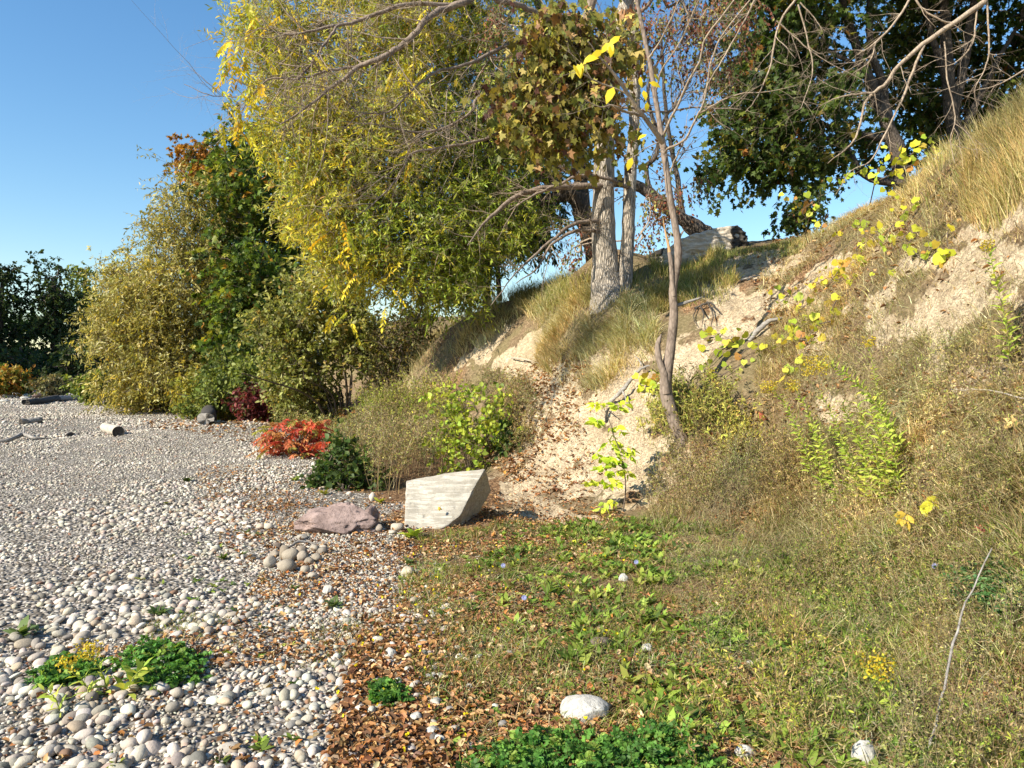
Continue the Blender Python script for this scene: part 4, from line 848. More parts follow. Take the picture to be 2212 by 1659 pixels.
for i, (lab, D_, tr, bl, pal, n) in enumerate([
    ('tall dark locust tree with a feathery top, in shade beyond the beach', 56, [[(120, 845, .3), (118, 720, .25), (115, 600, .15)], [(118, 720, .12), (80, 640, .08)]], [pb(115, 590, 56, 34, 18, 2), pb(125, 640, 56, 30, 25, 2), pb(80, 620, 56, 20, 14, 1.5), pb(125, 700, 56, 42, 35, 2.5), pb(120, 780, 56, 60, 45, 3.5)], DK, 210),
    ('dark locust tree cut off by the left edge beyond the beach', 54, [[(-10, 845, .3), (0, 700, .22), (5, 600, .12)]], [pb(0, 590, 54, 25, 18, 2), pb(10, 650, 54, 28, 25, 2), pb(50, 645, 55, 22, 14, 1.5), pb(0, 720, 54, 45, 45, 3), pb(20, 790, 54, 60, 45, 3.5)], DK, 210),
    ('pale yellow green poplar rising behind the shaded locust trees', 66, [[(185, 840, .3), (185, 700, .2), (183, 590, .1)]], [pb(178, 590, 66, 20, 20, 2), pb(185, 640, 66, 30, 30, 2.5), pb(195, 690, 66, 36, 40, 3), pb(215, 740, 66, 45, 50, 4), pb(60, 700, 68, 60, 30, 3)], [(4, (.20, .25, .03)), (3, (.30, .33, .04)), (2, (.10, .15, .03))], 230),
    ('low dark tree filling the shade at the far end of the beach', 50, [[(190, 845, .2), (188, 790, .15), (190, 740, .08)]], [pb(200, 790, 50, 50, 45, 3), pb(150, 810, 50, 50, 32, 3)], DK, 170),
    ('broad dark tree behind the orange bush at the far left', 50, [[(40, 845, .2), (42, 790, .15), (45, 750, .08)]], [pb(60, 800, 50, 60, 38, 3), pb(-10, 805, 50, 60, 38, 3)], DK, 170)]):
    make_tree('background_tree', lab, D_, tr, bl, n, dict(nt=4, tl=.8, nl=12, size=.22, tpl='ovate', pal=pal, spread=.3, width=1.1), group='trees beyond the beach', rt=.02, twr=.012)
# unseen trees added outside the left edge to shade the far trees
for i, (x, y, h, r) in enumerate([(-48, 52, 17, 6), (-46, 42, 16, 5), (-56, 60, 18, 7)]):
    b = np.array([x, y, 0.]); t = thing('background_tree', 'tall dark tree added outside the left of the view to shade the far trees', 'tree', b, 'added shade trees left of the view'); w = Acc()
    pts = np.array([b, b + [0, 0, h * .4], b + [.5, 0, h * .85]]); s_ = limb(w, pts, np.array([.4, .3, .1]), 5, 8); w.obj('trunk', M['bark_dark'], t, usecol=False)
    T = ball_targets([(b + [0, 0, h * .6], (r, r, h * .38), 1)], 320); lf = Acc()
    twig_leaves(lf, T, rdir(320), 5, 1.4, 9, .6, 'ovate', DK, .8); lf.obj('crown', M['leaf'], t)

# ================================================================ SHRUBS
def shrub(name, label, px, py, D_, blobs, n, pal, size=.08, tpl='ovate', nt=3, tl=.3, nl=7, stems=5, cat='shrub', group=None, bark_='twig_dark', rt=.003, width=1.0, hang=.1, spread=.08, leafmat='leaf', out=.6, lean=0, var=.2, twr=.0025, sr=.02):
    b = P(px, py, D_); base = np.array([b[0], b[1], H0(b[0], b[1])]) if D_ else G(px, py)
    t = thing(name, label, cat, base, group); w = Acc(); sd = []
    C = np.mean([q[0] for q in blobs], 0); hh = max(.2, (C[2] - base[2]))
    for k in range(stems):
        o = rng.normal(size=3) * .08 * hh; o[2] = 0; tip = base + o * 6 + (C - base) * np.array([.5, .5, .8]); tip[2] = base[2] + hh * rng.uniform(.4, .9)
        pts = np.array([base + o - [0, 0, .05], base + o * 2.5 + [0, 0, hh * .3], tip]); sd.append(limb(w, pts, np.array([sr, sr * .8, sr * .4]), 4, 6, .006))
    T = ball_targets(blobs, n, .45); T[:, 2] = np.maximum(T[:, 2], H0(T[:, 0], T[:, 1]) + .04)
    paths, R, dirs = grow(sd, T, rt, .45, 0, 5, .07, sr); V, F = tubes(paths, R, 4); w.add(V, F); lf = Acc()
    twig_leaves(lf, T, dirs, nt, tl, nl, size, tpl, pal, spread, .2, .5, out, width, var, w, twr, hang)
    w.obj('stems', M[bark_], t, usecol=False); lf.obj('foliage', M[leafmat], t); return t
GR = [(4, (.13, .18, .025)), (3, (.22, .26, .04)), (2, (.07, .11, .02)), (1, (.36, .34, .06))]
GY = [(4, (.30, .34, .04)), (3, (.20, .26, .03)), (2, (.42, .42, .05)), (1, (.12, .16, .02))]
OLV = [(4, (.20, .21, .045)), (3, (.32, .32, .09)), (2, (.10, .12, .025)), (1.5, (.42, .40, .18)), (.8, (.38, .28, .06))]
# thicket under the willow
shrub('thicket_shrub', 'tall olive thicket of dark upright stems under the big willow', 740, 900, 18.5, [pb(620, 700, 18.5, 70, 80, 1.4), pb(720, 690, 18.5, 80, 80, 1.4), pb(650, 800, 18.5, 90, 60, 1.4), pb(790, 740, 18.5, 70, 70, 1.2), pb(700, 610, 19, 90, 60, 1.4)], 520, OLV, .10, 'ovate', 5, .4, 8, 16, sr=.03, hang=.1)
shrub('thicket_shrub', 'brown twiggy bush between the thicket and the golden grass slope', 850, 860, 17.8, [pb(850, 740, 18, 50, 70, 1), pb(900, 700, 18, 50, 50, .9), pb(840, 820, 17.8, 50, 40, .8)], 190, [(3, (.10, .10, .025)), (3, (.18, .13, .06)), (2, (.06, .07, .02)), (1, (.28, .24, .06))], .08, 'ovate', 4, .4, 5, 9, sr=.02)
shrub('thicket_shrub', 'dark green bush at the foot of the orange topped maple', 560, 890, 24, [pb(580, 760, 25, 60, 80, 1.6), pb(520, 800, 24, 70, 60, 1.6), pb(600, 850, 22.5, 60, 40, 1.3)], 300, [(4, (.07, .10, .02)), (3, (.12, .15, .03)), (1, (.24, .24, .06))], .15, 'ovate', 4, .5, 8, 9, sr=.03)
shrub('bush', 'brown and green low bush skirting the olive willow shrub', 320, 880, 0, [pb(300, 850, 28, 60, 26, 1.0), pb(370, 845, 28, 60, 28, 1.0)], 190, [(3, (.20, .17, .05)), (3, (.13, .13, .04)), (2, (.25, .13, .06)), (2, (.3, .28, .06))], .13, 'ovate', 4, .35, 8, 7)
shrub('bush', 'bright green low bush at the far corner of the beach', 205, 865, 0, [pb(205, 838, 33, 30, 24, 1.0), pb(180, 832, 34, 18, 18, .8)], 110, GR, .15, 'ovate', 4, .35, 9, 6)
shrub('bush', 'yellowish bush drooping over the beach edge below the olive willow shrub', 440, 870, 0, [pb(430, 835, 25, 60, 36, 1.0), pb(480, 850, 24, 30, 24, .7)], 170, [(3, (.33, .30, .04)), (3, (.22, .23, .05)), (1, (.5, .38, .05))], .13, 'lance3', 4, .4, 9, 6, width=1.6, hang=.5)
shrub('bush', 'leafy light green bush left of the dark red bush', 500, 890, 0, [pb(480, 850, 22.5, 45, 36, .9), pb(530, 820, 22.5, 50, 45, 1.0), pb(420, 885, 24, 40, 12, .5)], 230, [(3, (.18, .22, .05)), (3, (.28, .31, .08)), (2, (.11, .14, .03))], .12, 'ovate', 4, .35, 8, 7)
shrub('bush', 'dark red bush half hidden among green bushes', 560, 905, 0, [pb(555, 868, 20.5, 36, 32, .7), pb(590, 850, 20.5, 20, 20, .5)], 130, [(4, (.13, .025, .03)), (3, (.22, .05, .045)), (1, (.08, .03, .02)), (1, (.14, .14, .04))], .10, 'ovate', 4, .3, 8, 7)
shrub('bush', 'mixed green and brown bush right of the dark red bush', 640, 905, 0, [pb(640, 860, 19.5, 50, 34, .8), pb(700, 870, 19, 40, 30, .7)], 200, OLV, .09, 'ovate', 4, .35, 7, 8)
shrub('bush', 'orange and green bush at the far left edge beyond the driftwood', 20, 850, 42, [pb(15, 822, 42, 35, 22, 1.4)], 100, [(3, (.30, .22, .03)), (2, (.40, .18, .03)), (3, (.14, .16, .03))], .2, 'ovate', 4, .6, 8, 6)
shrub('bush', 'grey green round bush beside the distant boulder', 115, 852, 40, [pb(115, 833, 40, 32, 17, 1.1)], 100, [(3, (.12, .13, .06)), (2, (.18, .15, .08)), (1, (.25, .2, .1))], .16, 'ovate', 4, .5, 7, 6)
# sumacs
def sumac(label, px, py, spots, pal, n, ln=.34, D_=0, rad=.3):
    g = G(px, py); t = thing('sumac_shrub', label, 'shrub', g); lf = Acc(); w = Acc(); Dg = g[1]
    for (qx, qy) in spots:
        tip = P(qx, qy, Dg + rng.uniform(-rad, rad)); tip[2] = max(tip[2], H0(tip[0], tip[1]) + .08); pts = np.array([g - [0, 0, .05], (g + tip) / 2 + [0, 0, .1], tip]); limb(w, pts, np.array([.012, .009, .005]), 4, 5, .003)
        for _ in range(n):
            d = rdir(1)[0]; d[2] = abs(d[2]) * .35 - .05; compound(lf, w, tip + rng.normal(size=3) * .04, d, ln * rng.uniform(.7, 1.2), 9, .095, pal, drop=.55, width=1.5, droop=.7)
    w.obj('stems', M['twig_dark'], t, usecol=False); lf.obj('foliage', M['leaf'], t); return t
RED = [(4, (.48, .075, .045)), (3, (.56, .17, .08)), (2.5, (.52, .25, .09)), (2, (.30, .28, .06))]
sumac('scarlet and orange sumac shrub spilling onto the pebble beach', 648, 985, [(600, 925), (625, 915), (650, 912), (680, 918), (590, 945), (615, 950), (645, 940), (675, 945), (700, 935), (580, 965), (610, 975), (645, 970), (675, 975), (645, 990), (630, 960), (690, 960), (660, 925), (600, 955), (590, 930), (700, 950), (665, 960), (630, 990)], RED, 7)
sumac('smaller orange sumac in the weeds behind the scarlet one', 745, 925, [(735, 890), (755, 895), (775, 880), (750, 910), (725, 905), (765, 905)], [(3, (.50, .22, .05)), (3, (.45, .12, .05)), (3, (.28, .27, .05))], 4, .28)
# dogwood and companions
shrub('dogwood_shrub', 'bright yellow green dogwood bush with broad leaves in front of the eroded slope', 1020, 1015, 0, [pb(990, 875, 11.6, 55, 45, .5), pb(1045, 925, 11.4, 55, 50, .5), pb(975, 940, 11.5, 45, 45, .4), pb(1070, 880, 11.6, 30, 28, .3, 900), pb(1000, 985, 11.2, 50, 25, .3)], 120, [(4, (.38, .46, .05)), (3, (.27, .36, .05)), (2, (.50, .52, .07)), (1, (.14, .20, .03))], .075, 'ovate', 3, .22, 4, 9, width=1.2, sr=.007, hang=.2, bark_='twig_dark', spread=.12)
shrub('dark_green_shrub', 'dark green leafy shrub between the scarlet sumac and the dry weeds', 745, 1060, 0, [pb(735, 990, 9.9, 24, 45, .35), pb(765, 1020, 9.8, 34, 28, .3), pb(700, 1040, 9.9, 36, 12, .3), pb(800, 1040, 9.8, 30, 16, .3)], 100, [(4, (.05, .085, .02)), (3, (.08, .13, .03)), (1, (.18, .22, .05))], .075, 'ovate', 3, .2, 6, 6, width=1.2, sr=.008)
shrub('dark_green_shrub', 'dark glossy leaved seedling in the hollow right of the dogwood bush', 1105, 965, 0, [pb(1105, 945, 11.4, 28, 18, .3)], 40, [(4, (.05, .09, .02)), (3, (.09, .14, .03))], .09, 'ovate', 3, .18, 5, 4, sr=.006)
# ================================================================ THE CONCRETE BLOCK, ROCKS AND LOGS
import bmesh
def prism(name, pts, ext, mat, parent, seed=3, cuts=5, rough_=.006, chip=.02, base=None):
    """planar outline pts (k,3) extruded by ext, subdivided, edges worn"""
    bm = bmesh.new(); a = [bm.verts.new(p) for p in pts]; b = [bm.verts.new(np.array(p) + ext) for p in pts]; n = len(pts)
    bm.faces.new(a); bm.faces.new(b[::-1])
    for i in range(n): bm.faces.new([a[i], b[i], b[(i + 1) % n], a[(i + 1) % n]])
    bmesh.ops.recalc_face_normals(bm, faces=bm.faces); bmesh.ops.bevel(bm, geom=list(bm.edges), offset=chip, segments=2, profile=.6, affect='EDGES')
    bmesh.ops.triangulate(bm, faces=bm.faces)
    for _ in range(cuts):
        es = [e for e in bm.edges if e.calc_length() > .03]
        if not es: break
        bmesh.ops.subdivide_edges(bm, edges=es, cuts=1, use_grid_fill=False); bmesh.ops.triangulate(bm, faces=bm.faces)
    bm.normal_update(); bm.verts.ensure_lookup_table()
    V = np.array([tuple(v.co) for v in bm.verts]); Nn = np.array([tuple(v.normal) for v in bm.verts]); F = np.array([[v.index for v in f.verts] for f in bm.faces]); bm.free()
    d = fbm(V[:, 0] * 6, V[:, 1] * 6, V[:, 2] * 16, 4, seed) * rough_ + np.minimum(0, fbm(V[:, 0] * 14, V[:, 1] * 14, V[:, 2] * 14, 3, seed + 3) + .45) * rough_ * 2.5
    return mesh_obj(name, V + Nn * d[:, None], F, mat, parent, None, False, base)
face = np.array([P(877, 1038, 7.74), P(960, 1022, 7.78), P(1049, 1012, 7.80), P(1024, 1054, 7.66), P(994, 1114, 7.42), P(965, 1136, 7.34), P(928, 1152, 7.28), P(872, 1150, 7.28)])
ex = np.array([.10, .80, -.60]) * .5
bb = face.mean(0)
o = prism('concrete_block', face - np.array([0, 0, 0.0]), ex, M['concrete'], None, 5, 5, .006, .012, bb)
tag(o, 'large slanted block of board marked concrete resting on leaf litter', 'concrete block')
rock('boulder', 712, 1152, 216, 66, M['granite'], 'flat pinkish granite boulder lying left of the concrete block', 12, 'boulder', .62, lumps=.26, facets=9, sink=.3, shear=.3, sub=5, wedge=.62, crag=.22)
rock('boulder', 795, 1138, 46, 50, M['granite'], 'small dark reddish stone leaning on the right end of the pink boulder', 21, 'boulder', .9, lumps=.3, facets=7, sink=.3, crag=.2)
for i, (zx, zy, w, h, c, lab) in enumerate([
    (345, 945, 62, 85, (.50, .46, .41), 'upright oval stone at the left back of the small stone heap'), (395, 965, 105, 80, (.62, .59, .54), 'rounded grey stone in the middle of the small stone heap'),
    (478, 925, 75, 60, (.58, .53, .48), 'brownish stone at the back of the small stone heap'), (490, 962, 76, 62, (.66, .62, .58), 'round pale stone right of the middle of the small stone heap'),
    (585, 882, 62, 38, (.66, .64, .6), 'smooth light stone at the far right back of the small stone heap'), (650, 905, 62, 44, (.5, .48, .46), 'flat grey stone at the right end of the small stone heap'),
    (602, 965, 66, 52, (.6, .57, .52), 'round stone with a pale rim at the right front of the small stone heap'), (228, 1012, 78, 70, (.74, .72, .68), 'whitish angular stone at the left of the small stone heap'),
    (355, 1052, 120, 84, (.62, .59, .54), 'largest egg shaped stone at the front of the small stone heap'), (545, 985, 64, 42, (.55, .51, .46), 'low tan stone at the front right of the small stone heap'),
    (510, 1060, 60, 48, (.7, .67, .62), 'small pale stone in the shadow in front of the heap'), (570, 1105, 66, 44, (.74, .72, .69), 'white round pebble in front of the small stone heap'),
    (270, 925, 66, 36, (.5, .47, .44), 'flat dull stone at the left rim of the small stone heap'), (655, 868, 50, 28, (.6, .58, .55), 'thin pale stone behind the right end of the heap'),
    (810, 745, 46, 56, (.78, .76, .72), 'small white pointed stone at the foot of the pink boulder'), (1095, 728, 52, 44, (.45, .42, .4), 'small grey stone between the pink boulder and the concrete block'),
    (1240, 722, 84, 48, (.62, .6, .56), 'flat pale stone touching the lower left of the concrete block'), (1195, 745, 60, 24, (.72, .7, .66), 'thin white stone in front of the concrete block corner'),
    (215, 708, 62, 36, (.74, .72, .68), 'pale oval stone left of the pink boulder tip'), (155, 708, 52, 34, (.7, .62, .56), 'pinkish pale stone furthest left of the pink boulder tip'),
    (485, 790, 66, 32, (.5, .5, .5), 'flat grey stone just below the pink boulder'), (1318, 1075, 95, 50, (.7, .66, .58), 'rounded cream stone beside the silver rosette plant'),
    (585, 212, 36, 30, (.78, .77, .74), 'white stone near the dark green shrub'), (1040, 485, 40, 54, (.8, .79, .77), 'bright white stone behind the boulder by a seedling'), (860, 438, 34, 22, (.78, .77, .75), 'tiny white stone on the litter behind the boulder')]):
    rock('stone', 518.4 + zx * .2734, 950.4 + zy * .2734, w * .2734 * 1.3, h * .2734 * 1.35, M['pebble'], lab, 40 + i, 'stone', .85, tuple(k * (.62 if i < 13 else .85) * f_ for k, f_ in zip(c, (1.05, .97, .86))), None, 3, .14, 2, sink=.12)
# charred brick and stick in the heap
rock('brick', 599, 1186, 24, 14, M['dark_stone'], 'broken dark reddish brick behind the small stone heap', 77, 'brick', .7, (1, 1, 1), None, 3, .05, 9, sink=.15)
for i, (px, py, w, h, mt, lab) in enumerate([
    (1265, 1562, 116, 50, 'limestone', 'broad white limestone slab at the bottom with green clover before it'), (1870, 1668, 52, 62, 'limestone', 'round cream white cobble among green grass at the bottom right'),
    (1611, 1640, 46, 26, 'limestone', 'half buried white stone with a dark shaded gap beside it at the bottom'), (1547, 1582, 36, 18, 'limestone', 'small flat white stone lying on brown leaves near the bottom'),
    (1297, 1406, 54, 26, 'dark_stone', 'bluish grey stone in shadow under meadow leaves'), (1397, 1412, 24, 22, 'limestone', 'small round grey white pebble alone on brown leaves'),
    (1347, 1258, 22, 18, 'limestone', 'tiny white stone in the green meadow'), (879, 1244, 30, 14, 'limestone', 'pale flat stone where the shingle meets the meadow'),
    (898, 1562, 26, 22, 'limestone', 'small round white cobble on brown litter left of the limestone slab'), (935, 1592, 36, 20, 'limestone', 'low grey stone on brown litter left of the limestone slab'),
    (843, 1422, 24, 22, 'limestone', 'white squared stone at the edge of the grass and the pebbles'), (931, 1470, 26, 16, 'limestone', 'pale blue white pebble in thin grass'),
    (883, 1456, 24, 16, 'limestone', 'small white stone beside thin grass near the pebbles'), (1622, 1446, 32, 16, 'limestone', 'white stone showing through meadow grass at the lower centre right'),
    (708, 1285, 26, 20, 'limestone', 'white stone behind the broad leaved plant on the pebbles')]):
    rock('stone', px, py, w, h, M[mt], lab, 90 + i, 'stone', .8, (1, 1, 1), None, 4, .16, 3, sink=.2)
# far rocks
for i, (px, py, w, h, lab) in enumerate([(78, 860, 24, 18, 'tan round boulder at the far end of the beach'), (12, 860, 34, 10, 'flat grey rock at the left edge of the far beach'), (30, 857, 22, 10, 'low pale rock left of the tan boulder'), (50, 862, 20, 6, 'small flat rock in front of the tan boulder'), (98, 858, 16, 7, 'low rock just right of the tan boulder'),
    (150, 856, 24, 7, 'pale rock behind the long driftwood log'), (170, 858, 20, 8, 'pale rock before the green corner bush'), (130, 860, 16, 5, 'tiny flat rock behind the driftwood log'), (5, 868, 22, 5, 'thin slab of rock at the left edge')]):
    rock('boulder' if i == 0 else 'far_rock', px, py, w, h, M['granite'] if i == 0 else M['limestone'], lab, 130 + i, 'rock', .8, (1, 1, 1), None, 3, .18, 4, sink=.15)

def log_(name, label, a, b, ra, rb, mat, cat='log', endmat=None, bend=0, n=18, lump=.10, segs=9, hollow=False, ragged=0.0, mid_=None):
    """log lying from a to b (ground points): bark body, cut end as a part"""
    a = np.array(a, float); b = np.array(b, float); a[2] += ra * .82; b[2] += rb * .82
    base = (a + b) / 2; t = thing(name, label, cat, base); u = np.linspace(0, 1, segs)[:, None]
    p = a + (b - a) * u + np.array([0, 0, 1]) * bend * np.sin(u * math.pi) + rng.normal(size=(segs, 3)) * .01
    r = ra + (rb - ra) * u[:, 0]; V, F = tubes(p, r * (1 + .04 * rng.normal(size=segs)), n)
    c = np.repeat(p, n, 0); V = c + (V - c) * (1 + lump * fbm(V[:, 0] * 6, V[:, 1] * 6, V[:, 2] * 6, 3, 9)[:, None])
    ax_ = unit(b - a)
    if ragged:
        V[-n:] += ax_ * rng.uniform(-ragged, ragged, (n, 1)); V[:n] += ax_ * rng.uniform(-ragged * .5, ragged * .5, (n, 1))
    mesh_obj('body', V, F, M[mat], t, None, True)
    for ring, e, s in ((V[:n], p[0], -1), (V[-n:], p[-1], 1)):
        cc = ring.mean(0); inner = cc + (ring - cc) * .55 + ax_ * s * (-.02 if not ragged else rng.uniform(-ragged, ragged, (n, 1)) * .6)
        VV_ = np.vstack([ring, inner, (cc - ax_ * s * (.03 if not ragged else .02))[None]]); j = np.arange(n)
        F4 = np.stack([j, (j + 1) % n, n + (j + 1) % n, n + j], 1); F3 = np.stack([n + j, n + (j + 1) % n, np.full(n, 2 * n)], 1)
        mesh_obj('cut_end', VV_, [F4, F3], M[endmat or mat], t)
    return t
lb = P(1500, 545, 13.3); t = thing('log', 'thick broken grey log lying on the crest of the bluff with a dark jagged end', 'log', lb)
prism('body', np.array([P(*q, 13.3) for q in [(1398, 585), (1408, 548), (1440, 534), (1476, 514), (1520, 499), (1560, 489), (1592, 486), (1596, 512), (1590, 538), (1540, 556), (1470, 590)]]), np.array([.12, .48, .03]), M['wood_pale'], t, 8, 5, .03, .05)
prism('jagged_end', np.array([P(*q, 13.26) for q in [(1588, 485), (1602, 490), (1609, 503), (1615, 514), (1612, 528), (1598, 534), (1584, 541), (1580, 525), (1585, 512), (1578, 498)]]), np.array([.10, .46, .02]), M['wood_dark'], t, 9, 5, .06, .03)
prism('bark_patch', np.array([P(*q, 13.27) for q in [(1396, 590), (1400, 552), (1418, 540), (1436, 534), (1430, 550), (1420, 560), (1424, 590)]]), np.array([.10, .46, .02]), M['wood_dark'], t, 10, 4, .03, .02)
a, b = G(212, 934), G(262, 940); b = b + np.array([.06, -.25, 0])
log_('log', 'short pale barkless log with a sawn end coloured dark as shade on the pebbles', a + [0, .35, 0], b, .12, .125, 'wood_pale', endmat='wood_dark', lump=.05)  # dark end material stands for shade on the end facing away from the sun
a, b = G(437, 905), G(446, 919); log_('log', 'dark broken stump end under the light green bush at the beach edge', a + [-.1, .9, .1], b, .20, .19, 'wood_dark', endmat='wood_grey', lump=.3, ragged=.08)
a, b = G(55, 876), G(125, 868); t = log_('driftwood', 'long dark driftwood trunk with a frayed root end at the far beach', a, b, .16, .17, 'wood_dark', ragged=.15, lump=.25)
a, b = G(122, 868), G(188, 861); log_('driftwood', 'bleached upper length of driftwood lying beyond the dark one', a, b + np.array([0, .5, 0]), .15, .11, 'wood_grey', lump=.1)
a, b = G(44, 917), G(88, 914); log_('driftwood', 'short weathered driftwood chunk with dark ends on the pebbles', a, b, .09, .10, 'wood_grey', endmat='wood_dark', lump=.3, ragged=.05)
def stick(name, label, pts, rad, mat, cat='branch', n=7, lump=.2, extra=()):
    pts = np.array(pts, float); base = pts.mean(0); w = Acc(); limb(w, pts, np.array(rad), 5, n, .004, lump=lump)
    t = thing(name, label, cat, base)
    w.obj('stem', M[mat], t, usecol=False, smooth=True)
    for e in extra: w2 = Acc(); limb(w2, np.array(e[0], float), np.array(e[1]), 4, 6, .003, lump=lump); w2.obj('side_branch', M[mat], t, usecol=False, smooth=True)
    return t
def gl(px, py, up=.03): p = G(px, py); p[2] += up; return p
stick('driftwood', 'crooked thin driftwood branch at the left edge of the beach', [gl(-30, 957), gl(20, 955, .05), gl(48, 950, .12), gl(75, 952, .06), gl(110, 949)], [.04, .045, .05, .03, .01], 'wood_grey', extra=[([gl(50, 950, .1), gl(52, 944, .16), gl(50, 940, .22)], [.03, .02, .01])])
stick('driftwood', 'small brown driftwood knot right of the crooked branch', [gl(143, 944), gl(152, 942, .05), gl(162, 940, .03), gl(178, 938)], [.03, .05, .02, .008], 'wood_dark')
stick('branch', 'curved bare branch sticking out of the pale eroded soil', [gl(1318, 872, .02), gl(1345, 862, .12), gl(1362, 845, .15), gl(1385, 822, .16), gl(1403, 810, .12)], [.022, .028, .024, .018, .01], 'wood_grey', extra=[([gl(1345, 862, .12), gl(1352, 875, .08), gl(1360, 888, .02)], [.014, .01, .005]), ([gl(1385, 815, .16), gl(1380, 795, .12), gl(1372, 775, .03)], [.01, .008, .004])])
stick('branch', 'half buried grey branch on the slope below the grapevine', [gl(1618, 742), gl(1640, 728, .1), gl(1660, 716, .12), gl(1690, 690, .02)], [.02, .035, .03, .015], 'wood_grey')
stick('root', 'dark twisted roots hanging from the soil right of the slender tree', [gl(1500, 668, .02), gl(1515, 672, .08), gl(1535, 668, .09), gl(1552, 680, .05)], [.012, .016, .018, .006], 'wood_dark', 'root', extra=[([gl(1512, 672, .08), gl(1520, 690, .07), gl(1516, 712, .03)], [.012, .01, .004]), ([gl(1530, 670, .09), gl(1540, 690, .07), gl(1534, 718, .03)], [.012, .009, .004]), ([gl(1505, 672, .05), gl(1498, 690, .04), gl(1506, 708, .02)], [.009, .007, .003])])
stick('branch', 'thin stick lying across the bare path on the crest', [gl(1600, 610), gl(1630, 603, .04), gl(1665, 596, .02)], [.012, .012, .005], 'wood_grey')
stick('branch', 'pale stick lying in the grey gully below the ridge grass', [gl(1105, 778, .04), gl(1130, 788, .1), gl(1165, 790, .04)], [.012, .012, .005], 'wood_pale')
stick('branch', 'long bleached twig lying over the grass at the right', [gl(2240, 905, .1), gl(2150, 885, .12), gl(2090, 872, .1), gl(2020, 860, .06)], [.005, .005, .004, .002], 'wood_pale')
stick('branch', 'bent brown twig rising from the grass at the lower right', [gl(2005, 1640, .02), gl(2040, 1590, .2), gl(2075, 1500, .35), gl(2140, 1420, .5)], [.006, .006, .005, .003], 'wood_grey')
stick('branch', 'thin flat stick lying behind the small stone heap', [gl(622, 1190, .03), gl(650, 1182, .05), gl(690, 1180, .02)], [.010, .012, .004], 'wood_grey')
stick('root', 'dark stub of root poking out of the pale scar', [gl(1308, 915, .02), gl(1312, 900, .08), gl(1318, 890, .06)], [.014, .016, .006], 'wood_dark', 'root', extra=[([gl(1316, 898, .06), gl(1330, 906, .05), gl(1345, 900, .02)], [.008, .006, .002])])

# ================================================================ GROUND PLANTS, GRASS AND LITTER
DRY = [(5, (.50, .40, .20)), (4, (.38, .29, .14)), (2, (.60, .50, .28)), (2, (.28, .25, .08)), (1, (.20, .22, .06))]
PALE = [(5, (.62, .51, .29)), (4, (.50, .40, .21)), (3, (.72, .62, .38)), (1.5, (.34, .30, .12)), (1, (.24, .24, .08))]
DRYG = [(4, (.42, .35, .16)), (3, (.30, .28, .09)), (3, (.22, .24, .06)), (2, (.52, .43, .22))]
MEAD = [(4, (.13, .20, .03)), (3, (.20, .26, .045)), (3, (.34, .27, .13)), (3, (.24, .17, .085)), (1.5, (.08, .13, .025)), (1, (.48, .40, .24))]
BRN = [(4, (.28, .19, .10)), (3, (.40, .30, .17)), (1.5, (.16, .10, .055)), (3, (.52, .43, .27)), (1, (.22, .22, .08))]
def downhill(p, e=.15):
    gx = (H0(p[:, 0] + e, p[:, 1]) - H0(p[:, 0] - e, p[:, 1])) / (2 * e); gy = (H0(p[:, 0], p[:, 1] + e) - H0(p[:, 0], p[:, 1] - e)) / (2 * e)
    return np.c_[-gx, -gy, np.zeros(len(p))]
def clumpy(p, s=2.5, lo=-.15, hi=.3, seed=0, keep=.1):
    w = sstep(lo, hi, fbm(p[:, 0] * s, p[:, 1] * s, 0, 3, seed)); return p[rng.random(len(p)) < keep + (1 - keep) * w]
def avoid_soil(p, k=.8):
    return p[rng.random(len(p)) > k * soil_w(p[:, 0], p[:, 1])]
def grass(acc, poly, n, h, w, pal, lean=.5, dh=.5, clump=None, near=.5, side=None, soil=True, var=.22, seed=0, droop=.6):
    p = scatter(poly, n, near)
    if not len(p): return
    if soil: p = avoid_soil(p)
    if clump: p = clumpy(p, clump, seed=seed)
    m = len(p); cl = fbm(p[:, 0] * 3, p[:, 1] * 3, 0, 2, 71 + seed)
    ln = rng.normal(size=(m, 3)) * lean * 1.05 + downhill(p) * dh * .7 + np.stack([vnoise(p[:, 0] * 4, p[:, 1] * 4, 3, 8), vnoise(p[:, 0] * 4, p[:, 1] * 4, 9, 9), p[:, 0] * 0], -1) * lean * .6; ln[:, 2] = 0
    if side is not None: ln += np.array(side)
    blades(acc, p - [0, 0, .01], h * (.45 + .8 * rng.random(m)) * (1 + .35 * cl), w * (.7 + .6 * rng.random(m)), ln, pal, var, droop)
rg = Acc()
grass(rg, [(830, 850), (880, 760), (960, 700), (1100, 640), (1290, 610), (1290, 690), (1180, 700), (1120, 690), (1010, 770), (950, 860)], 20000, .34, .009, PALE, .45, .2, 2.2, .1, (-.2, -.1, 0), soil=False)
grass(rg, [(1090, 640), (1300, 590), (1300, 660), (1150, 690)], 5000, .36, .009, DRYG, .35, .25, None, .1, soil=False)
grass(rg, [(1150, 700), (1290, 640), (1420, 660), (1420, 760), (1330, 830), (1240, 850), (1160, 780)], 15000, .30, .008, PALE, .5, .3, 2.5, .1, (-.25, -.12, 0), soil=False, droop=.8)
grass(rg, [(1290, 600), (1420, 570), (1560, 545), (1600, 600), (1560, 660), (1430, 680), (1290, 660)], 17000, .22, .009, DRYG, .35, .35, 2.5, .1, soil=True, seed=2)
grass(rg, [(1400, 560), (1640, 535), (1740, 520), (1740, 545), (1600, 575), (1420, 600)], 9000, .12, .008, DRYG + [(3, (.20, .25, .05))], .4, .3, None, .1)
tag(rg.obj('ridge_grass', M['grass']), 'golden dry grass along the ridge and hanging down its face', 'grass', kind='stuff')
tg = Acc()
